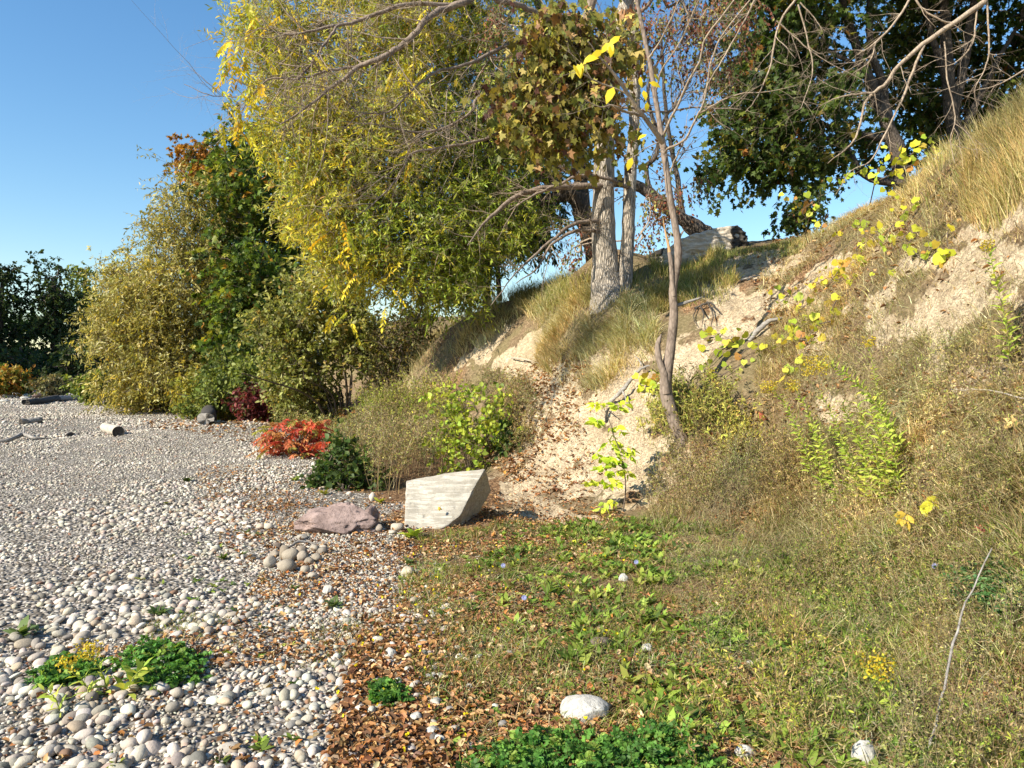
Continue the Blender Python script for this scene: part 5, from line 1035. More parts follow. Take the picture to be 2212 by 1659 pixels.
grass(tg, [(2080, 470), (2090, 345), (2230, 250), (2330, 280), (2330, 480), (2212, 430), (2130, 500)], 9000, .36, .006, DRY, .22, .12, None, .1, (-.05, 0, 0), soil=False)
grass(tg, [(1960, 400), (2060, 330), (2100, 430), (2000, 520)], 4000, .24, .006, DRY, .3, .2, 2.2, .1, soil=False)
tag(tg.obj('tall_grass', M['grass']), 'tall golden grass standing on the right hand crest', 'grass', kind='stuff')
sg = Acc()
grass(sg, [(1640, 560), (1760, 480), (1900, 400), (2040, 360), (2100, 560), (1960, 640), (1850, 780), (1700, 780), (1640, 680)], 22000, .15, .006, PALE + BRN, .6, .5, 2.6, .4, soil=True, seed=4)
grass(sg, [(1640, 760), (1750, 640), (1900, 640), (2212, 760), (2240, 1060), (1960, 1000), (1800, 1020), (1600, 1000)], 26000, .14, .005, BRN + PALE + DRYG, .7, .45, 2.2, .6, soil=True, seed=5)
grass(sg, [(1420, 980), (1600, 860), (1760, 900), (2240, 1000), (2240, 1250), (1400, 1150)], 30000, .17, .0055, BRN + BRN + PALE + MEAD, .55, .3, 2.4, .6, soil=True, seed=6)
grass(sg, [(1780, 420), (2230, 420), (2230, 760), (1900, 700)], 7000, .12, .005, PALE + BRN, .6, .5, 2.6, .4, soil=True, seed=9)
grass(sg, [(1040, 900), (1060, 800), (1150, 780), (1300, 840), (1280, 940), (1120, 1040)], 2600, .12, .006, BRN + GR, .7, .4, 2.6, .3, soil=True, seed=12)
tag(sg.obj('slope_grass', M['grass']), 'matted brown and green grass over the lower slope', 'grass', kind='stuff')
mg = Acc()
MP = [(870, 1165), (1080, 1130), (1300, 1100), (1600, 1120), (2240, 1120), (2240, 1720), (1000, 1720), (880, 1450), (860, 1300)]
grass(mg, MP, 52000, .085, .0050, MEAD, .6, .1, 1.6, .8, soil=True, seed=7)
grass(mg, [(1500, 1150), (2240, 1100), (2240, 1720), (1750, 1720), (1600, 1400)], 28000, .135, .005, MEAD + BRN + DRYG + [(3, (.15, .23, .03))], .55, .2, 1.5, .8, soil=True, seed=8)
grass(mg, [(560, 1330), (850, 1330), (860, 1440), (640, 1450), (300, 1420), (320, 1330)], 5000, .05, .004, BRN + MEAD, .8, 0, 2.2, .6, seed=10)
for poly, n, h_ in [([(1380, 1000), (1700, 860), (2240, 780), (2240, 1720), (1700, 1720), (1500, 1300)], 10000, .15), ([(1640, 760), (1750, 500), (2040, 380), (2240, 480), (2240, 900), (1700, 900)], 9000, .15), ([(900, 1200), (1400, 1150), (1700, 1300), (1700, 1720), (1000, 1720)], 5000, .10)]:
    p = avoid_soil(scatter(poly, n, .6), .6); m = len(p); th = rng.random(m) * 6.283; ln = np.c_[np.cos(th), np.sin(th), np.zeros(m)] * rng.uniform(1.2, 3.5, m)[:, None]
    blades(mg, p + [0, 0, .01], h_ * (.4 + .9 * rng.random(m)), .0035 * (.7 + .6 * rng.random(m)), ln, PALE + BRN, .25, .5)
tag(mg.obj('meadow_grass', M['grass']), 'short green and straw coloured meadow grass in the foreground', 'grass', kind='stuff')
# leaf litter
LIT = [(4, (.36, .18, .07)), (3, (.24, .11, .05)), (3, (.46, .27, .12)), (2, (.14, .07, .035)), (1.5, (.58, .42, .24)), (.5, (.5, .2, .05))]
lit = Acc()
def litter(poly, n, size, near=.6, clump=1.6, pal=LIT, seed=0, up=.006):
    p = scatter(poly, n, near); p = clumpy(p, clump, -.4, .4, 200 + seed, .25) if clump else p; m = len(p)
    d = rdir(m); d[:, 2] *= .35; nr = rdir(m) * .55 + np.array([0, 0, 1.0]); sz = size * (.5 + rng.random(m) ** 1.5)
    V, F, C = leaves(p + np.c_[np.zeros(m), np.zeros(m), up + rng.random(m) * .012], d, nr, sz, 'curl', palette(m, pal, .2), 1.0); lit.add(V, F, C)
litter([(430, 1000), (700, 1010), (880, 1100), (880, 1200), (520, 1230), (420, 1100)], 4500, .034, .4, 1.5, seed=14)
litter([(850, 1150), (1080, 1060), (1280, 1080), (1500, 1180), (1300, 1240), (1000, 1200), (880, 1250)], 12000, .032, .3, 1.4)
litter([(700, 1659), (760, 1400), (900, 1240), (1500, 1300), (2000, 1350), (2240, 1300), (2240, 1720), (700, 1720)], 36000, .032, .7, 1.5, seed=1)
litter([(560, 1240), (880, 1160), (900, 1420), (300, 1460), (250, 1400), (500, 1340)], 4200, .028, .6, 1.5, seed=2)
litter([(560, 1080), (880, 1110), (880, 1180), (600, 1200), (430, 1120)], 3000, .032, .4, 1.5, seed=3)
litter([(0, 1659), (0, 1400), (700, 1400), (760, 1659)], 1600, .030, .6, 1.5, seed=4)
litter([(1080, 1040), (1180, 960), (1080, 900), (1180, 780), (1260, 760), (1240, 900), (1320, 1000), (1260, 1090)], 3200, .045, .3, 1.8, seed=5)
litter([(1040, 1000), (1060, 800), (1180, 760), (1330, 800), (1260, 920), (1120, 1040)], 3600, .05, .3, 1.8, seed=8)
litter([(300, 910), (560, 900), (600, 930), (560, 960), (330, 925)], 1600, .07, .2, None)
litter([(1600, 560), (1760, 470), (2060, 400), (2200, 560), (2000, 700), (1700, 780)], 3600, .05, .3, 1.8, seed=6)
litter([(1450, 1000), (1650, 830), (2230, 780), (2230, 1150), (1500, 1160)], 8000, .036, .5, 1.6, seed=7)
tag(lit.obj('leaf_litter', M['leaf_dry']), 'curled brown fallen leaves scattered over ground and slope', 'leaf litter', kind='stuff')
# broad leaved ground cover
gcov = Acc()
def rosettes(acc, p, nl, size, pal, tpl='lance3', width=2.0, rise=.5, var=.18):
    n = len(p)
    if n == 0: return
    th = (np.arange(nl)[None] / nl * 6.283 + rng.random((n, 1)) * 6.283 + rng.normal(size=(n, nl)) * .3).reshape(-1)
    r_ = rise * rng.uniform(.3, 1.6, n * nl); d = np.c_[np.cos(th), np.sin(th), r_]; nr = np.c_[-np.cos(th) * r_, -np.sin(th) * r_, np.ones(n * nl)] + rng.normal(size=(n * nl, 3)) * .2
    sz = (size * rng.uniform(.55, 1.25, n)).repeat(nl) * rng.uniform(.7, 1.15, n * nl)
    V, F, C = leaves(p.repeat(nl, 0), d, nr, sz, tpl, (palette(n, pal, var).repeat(nl, 0) * (1 + rng.normal(size=(n * nl, 1)) * .1)).clip(.01, .95), width); acc.add(V, F, C)
RGR = [(4, (.17, .26, .04)), (3, (.28, .37, .06)), (2, (.09, .15, .03)), (1.3, (.38, .42, .09)), (.8, (.25, .20, .07))]
p = clumpy(scatter([(1050, 1180), (1330, 1110), (1700, 1160), (2100, 1230), (2240, 1300), (2240, 1720), (1500, 1720), (1350, 1500), (1000, 1330)], 3600, .7), 1.8, -.15, .3, 300, .06); rosettes(gcov, p, 7, .085, RGR, 'lance3', 1.8, 1.0)
p = clumpy(scatter(MP, 3000, .7), 1.6, -.2, .3, 310, .1); rosettes(gcov, p, 6, .045, RGR, 'ovate', 1.2, .6)
p = scatter([(1180, 1130), (1400, 1110), (1500, 1230), (1250, 1260)], 150, .3); rosettes(gcov, p, 7, .09, RGR, 'lance3', 1.8, .9)
p = scatter([(620, 1140), (420, 1080), (300, 1250), (500, 1420), (840, 1560), (200, 1640), (700, 1659)], 60, .3); rosettes(gcov, p, 6, .05, RGR)
tag(gcov.obj('broadleaf_weeds', M['leaf']), 'low green broad leaved weeds through the meadow', 'ground cover', kind='stuff')
# clover / vetch patches
def vetch(name, label, polys, n, size, pal, h=.10):
    lf = Acc(); w = Acc(); k = 0
    for poly in polys:
        p = scatter(poly, n, .3); 
        for q in p:
            d = rdir(1)[0]; d[2] = rng.uniform(.3, 1.2); s = q + np.array([0, 0, rng.random() * h * .5])
            compound(lf, w, s, d, rng.uniform(.5, 1.1) * h * 1.1, 6, size, pal, 'ovate', .6, 1.5, .1)
    V_ = np.concatenate(lf.V); lf.add(*(lambda a: (a[0], a[1]))((np.concatenate(w.V), np.concatenate(w.F[4]))), np.array([.12, .16, .04]))
    return tag(lf.obj(name, M['leaf']), label, 'ground cover', kind='stuff')
VG = [(4, (.09, .22, .04)), (3, (.15, .31, .055)), (2, (.06, .14, .03)), (1, (.26, .36, .07))]
vetch('clover_patch', 'lush green clover and vetch patch along the bottom edge', [[(1060, 1640), (1180, 1600), (1300, 1620), (1460, 1610), (1540, 1670), (1540, 1740), (980, 1740)]], 620, .019, VG, .10)
vetch('clover_patch', 'bright green trailing clover on the near pebbles at left', [[(240, 1440), (330, 1400), (430, 1420), (440, 1480), (330, 1500)], [(80, 1460), (180, 1430), (200, 1470), (90, 1500)]], 230, .022, VG, .08)
vetch('clover_patch', 'small round cushion of green leaves on brown litter by the pebbles', [[(795, 1500), (840, 1480), (872, 1500), (860, 1535), (805, 1530)]], 110, .020, VG, .06)
vetch('clover_patch', 'fine ferny blue green leaves in the meadow at the right', [[(2060, 1260), (2180, 1240), (2230, 1340), (2100, 1340)]], 260, .018, [(3, (.08, .18, .06)), (2, (.14, .26, .09))], .13)
# weed stalks
def stalks(acc, poly, n, h, pal, lpal, lean=.25, twigs_=4, leaf=.03, lfn=5, near=.4, r=.0022, clump=None, seed=0, tpl='lance3'):
    p = scatter(poly, n, near)
    if clump: p = clumpy(p, clump, seed=seed)
    m = len(p); d = unit(np.c_[rng.normal(size=(m, 2)) * lean, np.ones(m)]); hh = h * (.5 + .7 * rng.random(m)); u = np.linspace(0, 1, 5)[None, :, None]
    path = p[:, None] + d[:, None] * u * hh[:, None, None] + np.c_[rng.normal(size=(m, 2)) * .12, np.zeros(m)][:, None] * (u ** 2) * hh[:, None, None]
    V, F = tubes(path, (r * np.linspace(1, .4, 5))[None].repeat(m, 0), 3); acc.add(V, F, (palette(m, pal, .2) * tint(p)).repeat(15, 0))
    k = twigs_; t = rng.uniform(.35, 1, (m, k)); i = np.minimum((t * 4).astype(int), 3); f = t * 4 - i; ar = np.arange(m)[:, None]
    st = (path[ar, i] * (1 - f)[..., None] + path[ar, i + 1] * f[..., None]).reshape(-1, 3); dd = unit(rdir(m * k) + np.array([0, 0, .9])); ll = (hh[:, None] * rng.uniform(.12, .3, (m, k))).reshape(-1, 1, 1)
    tcc = tint(p)
    tp = st[:, None] + dd[:, None] * np.linspace(0, 1, 3)[None, :, None] * ll; V, F = tubes(tp, (r * .6 * np.linspace(1, .5, 3))[None].repeat(m * k, 0), 3); acc.add(V, F, palette(m * k, pal, .2).repeat(9, 0))
    q = lfn; t = rng.random((m * k, q)); pos = (st[:, None] + dd[:, None] * t[..., None] * ll).reshape(-1, 3); c = m * k * q
    V, F, C = leaves(pos, unit(rdir(c) + np.repeat(dd, q, 0)), rdir(c), leaf * (.5 + rng.random(c)), tpl, palette(c, lpal, .22) * tcc.repeat(k * q, 0), 1.5); acc.add(V, F, C)
WST = [(3, (.22, .15, .09)), (3, (.34, .26, .15)), (2, (.14, .09, .06)), (1, (.42, .35, .22))]; WLF = [(3, (.24, .17, .08)), (3, (.30, .28, .08)), (2, (.17, .19, .05)), (2, (.34, .27, .16))]
dw = Acc()
stalks(dw, [(720, 1050), (760, 960), (860, 900), (1000, 960), (1060, 1010), (1000, 1020), (880, 1040), (860, 1080)], 700, .75, WST, WLF, .2, 7, .035, 6, .1, .003)
stalks(dw, [(780, 960), (800, 900), (900, 880), (1000, 900), (960, 970)], 500, .75, WST, WLF + GY, .25, 7, .045, 7, .1, .003)
stalks(dw, [(1000, 860), (1060, 810), (1160, 850), (1150, 960), (1100, 990), (1040, 880)], 420, .35, WST, WLF, .35, 5, .03, 5, .1, .0025)
stalks(dw, [(600, 930), (720, 900), (760, 950), (740, 990), (700, 960)], 380, .45, WST, WLF + OLV, .3, 6, .05, 6, .1, .003)
tag(dw.obj('dry_weeds', M['leaf_dry']), 'brown and olive weed stalks massed behind the concrete block', 'weeds', kind='stuff')
dw = Acc()
stalks(dw, [(1400, 1060), (1460, 970), (1560, 930), (1700, 900), (1720, 1060), (1600, 1130), (1400, 1120)], 480, .40, WST, WLF, .25, 6, .022, 6, .3, .0022)
stalks(dw, [(1380, 960), (1440, 880), (1560, 870), (1640, 900), (1600, 980)], 260, .5, [(1, (.40, .40, .12)), (1, (.3, .24, .12))], [(3, (.36, .38, .08)), (2, (.42, .36, .10)), (1, (.3, .2, .08))], .25, 6, .04, 6, .3, .0025)
stalks(dw, [(1700, 1100), (1800, 1000), (2000, 1060), (2240, 980), (2240, 1400), (1900, 1350), (1700, 1250)], 700, .28, WST, WLF, .3, 6, .016, 6, .6, .0018, 1.5, 3)
stalks(dw, [(1380, 1120), (1700, 1120), (1760, 1400), (1500, 1420)], 260, .30, WST, WLF, .35, 5, .012, 5, .6, .0016)
stalks(dw, [(2000, 1350), (2240, 1300), (2240, 1720), (1900, 1720)], 220, .30, WST, WLF, .35, 6, .012, 6, .6, .0016)
stalks(dw, [(900, 1200), (1400, 1200), (1500, 1500), (1100, 1560), (900, 1400)], 260, .16, WST, WLF + GR, .5, 5, .012, 6, .6, .0013)
stalks(dw, [(1640, 760), (1800, 640), (2100, 760), (2240, 800), (2240, 960), (1800, 900)], 420, .3, WST, WLF, .35, 5, .014, 5, .5, .0018)
stalks(dw, [(1600, 1000), (1800, 800), (2240, 700), (2240, 1150), (1700, 1150)], 520, .30, WST, WLF + [(3, (.5, .42, .2))], .5, 6, .022, 6, .5, .0022)
stalks(dw, [(1700, 1200), (2240, 1150), (2240, 1720), (1500, 1720), (1500, 1300)], 420, .22, WST, GR + WLF, .5, 6, .020, 6, .6, .0015)
tag(dw.obj('dry_stalks', M['leaf_dry']), 'dead brown stalks standing around the slender tree and down the right slope', 'weeds', kind='stuff')
# dots of flowers
fl = Acc(); p = clumpy(scatter([(560, 1330), (860, 1180), (1400, 1180), (1500, 1659), (800, 1659), (600, 1420)], 130, .6), 1.5, -.3, .3, 5, .3); p = p + [0, 0, .05]
for _ in range(4):
    m = len(p); V, F, C = leaves(p, rdir(m), rdir(m), .012, 'ovate', palette(m, [(1, (.85, .72, .02))], .08), 1.8); fl.add(V, F, C)
tag(fl.obj('yellow_flowers', M['leaf']), 'tiny yellow blossoms dotted through the thin grass', 'flowers', kind='stuff')
for i, (px, py, lab) in enumerate([(1374, 1228, 'pale blue chicory flower above green leaves in the middle of the meadow'), (1087, 1236, 'small mauve flower in thin grass right of the shingle'), (1132, 1310, 'small blue flower beside a curled brown leaf in the meadow'), (2018, 1245, 'pale blue flower under the yellow sapling leaves on the right')]):
    g = G(px, py + 14); t = thing('wildflower', lab, 'flower', g); w = Acc(); tip = g + np.array([0, 0, .10]); limb(w, np.array([g, (g + tip) / 2 + .004, tip]), np.array([.0015, .0012, .001]), 3, 4); w.obj('stem', M['twig_dark'], t, usecol=False)
    th = np.arange(10) / 10 * 6.283; d = np.c_[np.cos(th), -.3 + 0 * th, np.sin(th)]; lf = Acc(); V, F, C = leaves(tip[None].repeat(10, 0), d, np.tile([0, -1., .3], (10, 1)), .02, 'ovate', np.tile([.42, .45, .80], (10, 1)), 1.0); lf.add(V, F, C); lf.obj('petals', M['leaf'], t)

# ---- single broad leaved plants
def plant(label, px, py, nl, size, pal, tpl='ovate', width=1.1, rise=.8, name='broadleaf_plant', cat='plant'):
    g = G(px, py); t = thing(name, label, cat, g); lf = Acc(); p = g[None] + np.c_[rng.normal(size=(3, 2)) * size * .25, np.zeros(3) + .01]; rosettes(lf, p, nl, size, pal, tpl, width, rise); lf.obj('leaves', M['leaf'], t)
    w = Acc(); limb(w, np.array([g - [0, 0, .02], g + [0, 0, .03], g + [.01, 0, .07]]), np.array([.006, .005, .002]), 3, 5); w.obj('stem', M['twig_dark'], t, usecol=False); return t
PS = .75
MUL = [(3, (.14, .20, .07)), (2, (.20, .26, .10)), (1, (.09, .14, .04))]
for q in [('grey green broad leaved plant on the pebbles in front of the white stone', 722, 1315, 5, .11, MUL), ('small leafy green plant alone far out on the pebbles', 398, 1042, 4, .14, GR), ('dusty green dock plant on the pebbles at the left edge', 48, 1375, 5, .15, MUL), ('low green weeds on dark wet pebbles left of centre', 345, 1330, 5, .11, MUL), ('tiny green sprig on the pebbles below the leafy plant', 358, 1090, 5, .07, GR),
          ('light green dock leaves at the front corner of the concrete block', 895, 1163, 4, .16, GY), ('silvery rosette beside the cream stone', 882, 1222, 6, .10, MUL), ('low green sprigs on pebbles before the stone heap', 482, 1210, 5, .08, GR), ('yellow green seedling with crinkled leaves left of the concrete block', 822, 1088, 5, .12, GY), ('low green plant on the litter under the dark green shrub', 700, 1070, 5, .12, GR),
          ('green weed with upright leaves among large pebbles at the bottom', 475, 1655, 4, .10, GR), ('yellow green weed at the bottom edge of the pebbles', 250, 1665, 4, .10, GY), ('pale green lobed plant in front of the bluish stone', 1370, 1428, 5, .06, MUL), ('long leaved green plant among pebbles above the clover', 350, 1420, 4, .08, GR), ('green weed on the shingle at the foot of the scarlet sumac', 640, 1040, 5, .12, GR)]:
    plant(q[0], q[1], q[2], q[3] + 2, q[4] * PS * (.6 if q[2] > 1600 else 1), q[5], 'lance3', 2.2)
# grapevine
VINE = [(4, (.50, .54, .05)), (3, (.60, .55, .05)), (3, (.36, .46, .05)), (1.2, (.66, .50, .08)), (.8, (.45, .22, .06))]
def z6(l): return [(1468.8 + a * .3359, 432 + b * .3359) for a, b in l]
def z4(l): return [(1468.8 + a * .3359, b * .3359) for a, b in l]
def grape(label, spots, root, size=.095, up=.10):
    g = G(*root); t = thing('grapevine', label, 'vine', g); lf = Acc(); w = Acc(); prev = None; pts = []
    for k, (px, py) in enumerate(spots):
        h_, ok = hit([px], [py]); p = h_[0] if ok[0] else P(px, py, 9.0 if px > 1900 else 10.5); v = np.array([0, -.06, up * rng.uniform(.5, 1.4)]); p = p + v
        pts.append(p); s = size * rng.uniform(.7, 1.25); V, F, C = leaves(p[None], np.array([[rng.normal() * .7, rng.normal() * .4, -.8]]), np.array([[rng.normal() * .5 - .3, -1, .5 + rng.normal() * .4]]), s, 'round', palette(1, VINE, .12), 1.0); lf.add(V, F, C)
        for _ in range(rng.integers(0, 4)): V, F, C = leaves((p + rng.normal(size=3) * [.10, .06, .08])[None], np.array([[rng.normal() * .9, rng.normal() * .6, -.6]]), np.array([[rng.normal() * .7, -1, .3 + rng.normal() * .6]]), s * rng.uniform(.45, .9), 'round', palette(1, VINE, .12), 1.0); lf.add(V, F, C)
    pts = np.array(pts); T = pts - [0, 0, .03]
    paths, R, dirs = grow([(np.array([g, g + [0, 0, .1]]), np.array([.006, .006]))], T, .0028, .35, .15, 6, .12, .009); V, F = tubes(paths, R, 4); w.add(V, F)
    w.obj('stem', M['twig_dark'], t, usecol=False); lf.obj('leaves', M['leaf'], t)
grape('grapevine with yellow leaves tangled along the ridge below the dark maple', z4([(1515, 960), (1530, 985), (1600, 990), (1640, 985), (1560, 1010), (1500, 1030), (1450, 1065), (1410, 1075), (1430, 1090), (1380, 1090), (1230, 1170), (1240, 1200), (1085, 1155), (1075, 1190), (1330, 1070), (1160, 1150), (950, 1200), (1350, 1140), (1290, 1130), (1480, 1110), (1390, 1160)]), (1900, 420), .095)
grape('grapevine with yellow green leaves trailing down the upper slope under the tall grass', z6([(930, 210), (1025, 240), (1100, 205), (1185, 180), (1295, 225), (1290, 270), (1365, 290), (1440, 310), (1440, 345), (1475, 280), (1595, 335), (1660, 430), (1650, 450), (1710, 385), (1715, 265), (1340, 505), (1545, 425), (1150, 335), (1225, 340), (1150, 360), (1410, 180), (1400, 215), (1505, 60), (1410, 60), (1330, 20), (1480, 380), (1420, 140), (1510, 265), (1240, 260), (1360, 270)]), (1850, 560))
grape('grapevine with a few yellow leaves against the sky by the small dark sapling', z6([(800, 15), (760, 75), (780, 95), (815, 80), (860, 85), (875, 75), (820, 240), (830, 110), (745, 150), (720, 60)]), (1745, 540), .095)
grape('grapevine with large green and yellow leaves in the middle of the right slope', z6([(1030, 430), (1010, 470), (1000, 500), (1035, 520), (1150, 440), (1150, 470), (980, 575), (1075, 560), (1050, 545), (905, 590), (840, 610), (850, 600), (610, 610), (690, 615), (650, 665), (735, 655), (825, 675), (935, 695), (1000, 680), (750, 715), (745, 770), (795, 780), (860, 800), (880, 830), (950, 780), (960, 800), (1000, 770), (800, 820), (700, 860), (720, 890), (760, 890), (770, 920), (880, 950), (720, 960), (830, 910), (740, 960), (780, 1000), (690, 890)]), (1740, 760), .10)
grape('grapevine with yellow leaves just right of the slender tree', z6([(660, 1130), (700, 1100), (470, 985), (535, 975), (590, 930), (640, 1000), (370, 935), (360, 950), (405, 1065), (290, 960), (240, 1030), (200, 900), (160, 890), (130, 980), (270, 900), (180, 1165), (200, 1150), (140, 1100), (150, 910), (250, 940), (300, 990), (770, 1080), (370, 1020)]), (1560, 830), .10)
grape('pair of bright grapevine leaves left of the slender tree', [(1392, 832), (1400, 845), (1412, 838), (1385, 840), (1405, 825)], (1400, 870), .11)
# bright compound leaved sapling
g = G(1345, 1105); t = thing('sapling', 'bright yellow green sapling with compound leaves in front of the pale scar', 'sapling', g); lf = Acc(); w = Acc(); Dg = g[1]
SAP = [(4, (.48, .60, .05)), (3, (.62, .68, .07)), (2, (.36, .50, .06)), (.6, (.16, .28, .05))]
stem = np.array([g - [0, 0, .04], P(1352, 1040, Dg), P(1340, 980, Dg), P(1322, 925, Dg), P(1303, 875, Dg)]); limb(w, stem, np.array([.008, .007, .006, .005, .003]), 4, 6, .003)
for a, b in [(1490, 1010), (1600, 1010), (1440, 1130), (1520, 1140), (1560, 1210), (1540, 1250), (1500, 1320), (1600, 1290), (1480, 1420), (1560, 1380), (1450, 1490), (1550, 1500), (1480, 1610), (1560, 1590), (1510, 1380), (1600, 1420), (1620, 1260), (1600, 1120), (1590, 1330)]:
    px, py = 777.6 + a * .3515, 518.4 + b * .3515; q = P(px, py, Dg); d = np.array([(px - 1325) / 50 + rng.normal() * .3, rng.normal() * .4 - .2, rng.normal() * .25 + .1])
    for k_ in range(rng.integers(1, 3)): compound(lf, w, q - unit(d) * .07, d + rng.normal(size=3) * .35, .17, 3, .095, SAP, 'ovate', .5, 1.0, .3)
w.obj('stem', M['twig_dark'], t, usecol=False); lf.obj('leaves', M['leaf'], t)
# a yellow compound seedling at the right
g = G(2000, 1130); t = thing('sapling', 'small seedling with drooping yellow leaves below the goldenrod clump', 'sapling', g); lf = Acc(); w = Acc()
for px, py in [(1980, 1090), (2005, 1085), (2030, 1075), (2050, 1095), (1960, 1110)]: q = P(px, py, g[1] - .1); compound(lf, w, q, [rng.normal(), -.4, .1], .12, 2, .075, VINE, 'ovate', .6, 1, .6); limb(w, np.array([g, (g + q) / 2, q]), np.array([.004, .003, .002]), 3, 4)
w.obj('stem', M['twig_dark'], t, usecol=False); lf.obj('leaves', M['leaf'], t)
# goldenrod
def goldenrod(label, base, path, flower=True, size=.075, pal=None, Dn=0, group='goldenrod stems', fl_=1.0):
    g = G(*base); D_ = g[1] - Dn; t = thing('goldenrod', label, 'plant', g, group); pts = np.vstack([[g - [0, 0, .03]], [P(x, y, D_ - .03 * k) for k, (x, y) in enumerate(path)]])
    w = Acc(); rad = np.linspace(.0035, .0015, len(pts)); limb(w, pts, rad, 5, 5, .002, col=np.array([.30, .32, .08])); w.obj('stem', M['tint'], t)
    pp, _ = smooth_path(pts, rad, 10); ln = np.r_[0, np.cumsum(np.linalg.norm(np.diff(pp, axis=0), axis=1))]; n = int(ln[-1] / .013); s = np.linspace(.12 * ln[-1], ln[-1] * .98, n)
    pos = np.stack([np.interp(s, ln, pp[:, k]) for k in range(3)], 1); th = np.arange(n) * 2.4; tan = unit(pp[-1] - pp[0]); side = unit(np.cross(tan, [0.1, 1, 0])); s2 = np.cross(tan, side)
    d = np.cos(th)[:, None] * side + np.sin(th)[:, None] * s2 + tan * .55 + rng.normal(size=(n, 3)) * .15; u = (s / ln[-1])
    lf = Acc(); V, F, C = leaves(pos, d, tan + rng.normal(size=(n, 3)) * .3, size * 1.25 * (1.15 - .6 * u), 'lance3', palette(n, pal or [(4, (.34, .44, .06)), (3, (.46, .52, .09)), (1, (.55, .54, .10))], .12), 1.5); lf.add(V, F, C); lf.obj('leaves', M['leaf'], t)
    if flower:
        f = Acc(); m = int(260 * fl_); c = pts[-1] + np.clip(rng.normal(size=(m, 3)), -1.5, 1.5) * np.array([.045, .03, .035]) * fl_ ** .5; V, F, C = leaves(c, rdir(m), rdir(m), .012, 'ovate', palette(m, [(3, (.55, .42, .03)), (2, (.40, .30, .04)), (1, (.66, .54, .05))], .15), 1.6); f.add(V, F, C); f.obj('flower_head', M['leaf'], t)
GLAB = 'green stem of the leafy goldenrod clump on the right slope'
goldenrod('goldenrod stem leaning left with a large yellow flower head at the top of the clump', (1968, 1000), [(1930, 930), (1872, 848), (1805, 795), (1762, 790)], True, fl_=1.6)
goldenrod('goldenrod stem with a round yellow flower head furthest left of the clump', (1760, 1040), [(1735, 960), (1700, 880), (1662, 836)], True)
goldenrod('goldenrod stem with a small ochre flower head second from the left of the clump', (1800, 1060), [(1780, 980), (1745, 890), (1712, 832)], True, fl_=.7)
goldenrod('tall thin goldenrod stem with a tiny ochre tip above the clump', (1900, 1020), [(1905, 900), (1890, 820), (1876, 738)], True, .05, fl_=.5)
for i, (b, pth) in enumerate([((1840, 1090), [(1835, 1000), (1800, 900), (1768, 850)]), ((1870, 1095), [(1868, 1000), (1840, 920), (1815, 862)]), ((1905, 1100), [(1895, 1000), (1870, 930), (1850, 868)]), ((1930, 1095), [(1915, 1000), (1895, 930), (1880, 880)]), ((1820, 1100), [(1800, 1030), (1770, 960), (1745, 915)]), ((1950, 1080), [(1935, 1000), (1920, 940), (1900, 900)]), ((1780, 1080), [(1770, 1020), (1755, 960)]), ((1885, 1100), [(1880, 1040), (1860, 960), (1835, 905)]), ((1855, 1085), [(1850, 1030), (1825, 970), (1790, 925)])]):
    goldenrod(GLAB, b, pth, False, group='flowerless goldenrod stems of the clump')
goldenrod('tall solitary goldenrod against the bare soil at the right edge', (2182, 800), [(2178, 740), (2165, 660), (2145, 580), (2132, 530)], True, .085, fl_=.4)
goldenrod('short goldenrod with ochre flowers in the middle of the meadow', (1935, 1560), [(1920, 1500), (1900, 1470), (1895, 1440)], True, .05, fl_=.8)
goldenrod('low goldenrod with bright yellow flowers growing out of the near pebbles', (235, 1500), [(225, 1465), (205, 1430), (190, 1405)], True, .06, fl_=.6)
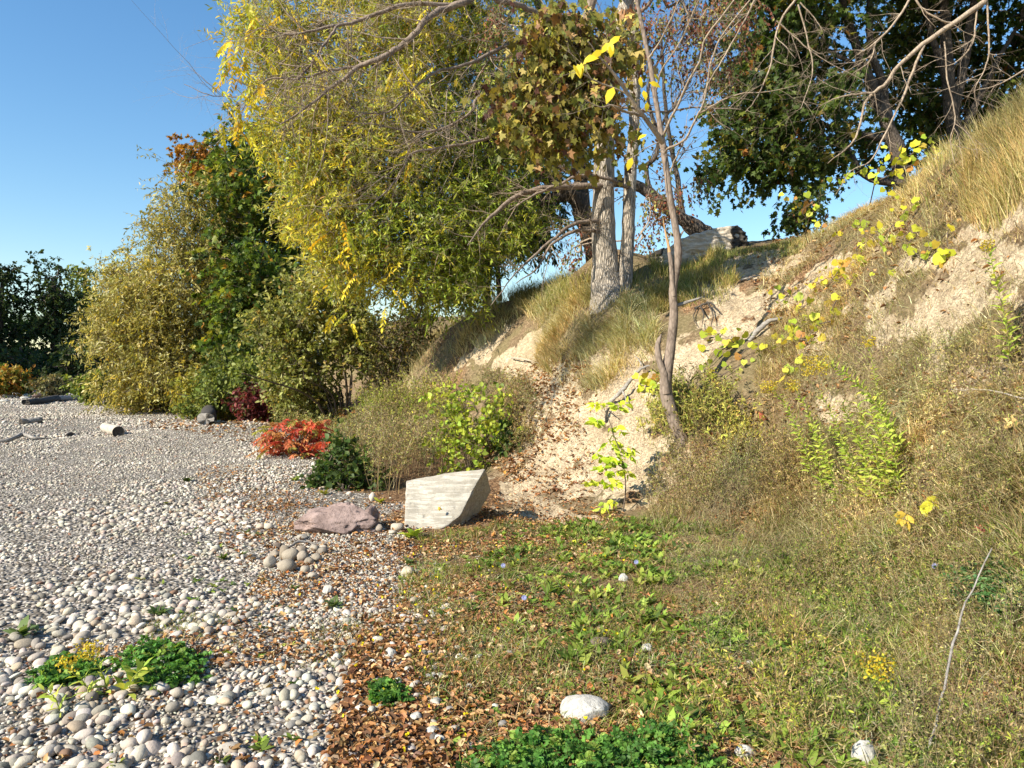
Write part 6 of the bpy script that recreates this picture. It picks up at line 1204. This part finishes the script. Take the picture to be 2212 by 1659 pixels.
goldenrod('leaning goldenrod with a thin yellow flower spray on the near pebbles', (200, 1510), [(185, 1480), (160, 1455), (145, 1432)], True, .06, fl_=.4)
goldenrod('small flowerless goldenrod drooping over the near pebbles', (130, 1545), [(125, 1520), (110, 1500), (95, 1490)], False, .07, group='pebble goldenrods')
goldenrod('broad leafed green goldenrod shoot left of the trailing clover', (270, 1500), [(285, 1470), (310, 1440)], False, .09, group='pebble goldenrods')
# big single fallen leaves
FL = Acc()
for i, (px, py, s, c, lab) in enumerate([(2190, 850, .10, (.30, .15, .07), 'large brown maple leaf lying on the slope at the right edge'), (2195, 920, .09, (.60, .42, .16), 'tan maple leaf caught in the grass at the right edge'), (1640, 905, .12, (.38, .10, .06), 'dull red leaf on the bank right of the slender tree'), (2125, 1155, .06, (.40, .06, .06), 'small crimson leaf hanging over the right slope'), (2205, 1320, .10, (.42, .10, .06), 'red and yellow maple leaf at the right edge above the meadow'),
    (1068, 1372, .05, (.5, .27, .12), 'curled orange brown leaf in the grass left of the bluish stone'), (946, 1098, .045, (.55, .38, .06), 'small yellow brown leaf lying on the concrete block'), (1585, 560, .12, (.58, .33, .15), 'tan maple leaf on the crest beside the log'), (2070, 1490, .09, (.60, .44, .16), 'large yellow brown leaf in the grass at the lower right'), (1404, 1297, .05, (.5, .2, .09), 'rust coloured leaf among green rosettes'), (1245, 1180, .06, (.60, .60, .05), 'yellow leaf lying among green rosettes'), (1635, 1222, .06, (.52, .55, .05), 'yellow green leaf in the meadow centre')]):
    if 'concrete' in lab: p = P(px, py, 7.38); nr = np.array([[-.1, -.8, .6]])
    else: p = gl(px, py, .04); nr = np.array([[rng.normal() * .3, -.8, .8]])
    V, F, C = leaves(p[None], np.array([[rng.normal(), .2, -.5]]), nr, s, 'maple', np.array([c]), 1.0); Z = V.copy(); Z[:, 2] += .004
    o = mesh_obj('fallen_leaf', V, F, M['leaf_dry'], None, C, False, p); sm_ = o.modifiers.new('thickness', 'SOLIDIFY'); sm_.thickness = .0015
    tag(o, lab, 'leaf')
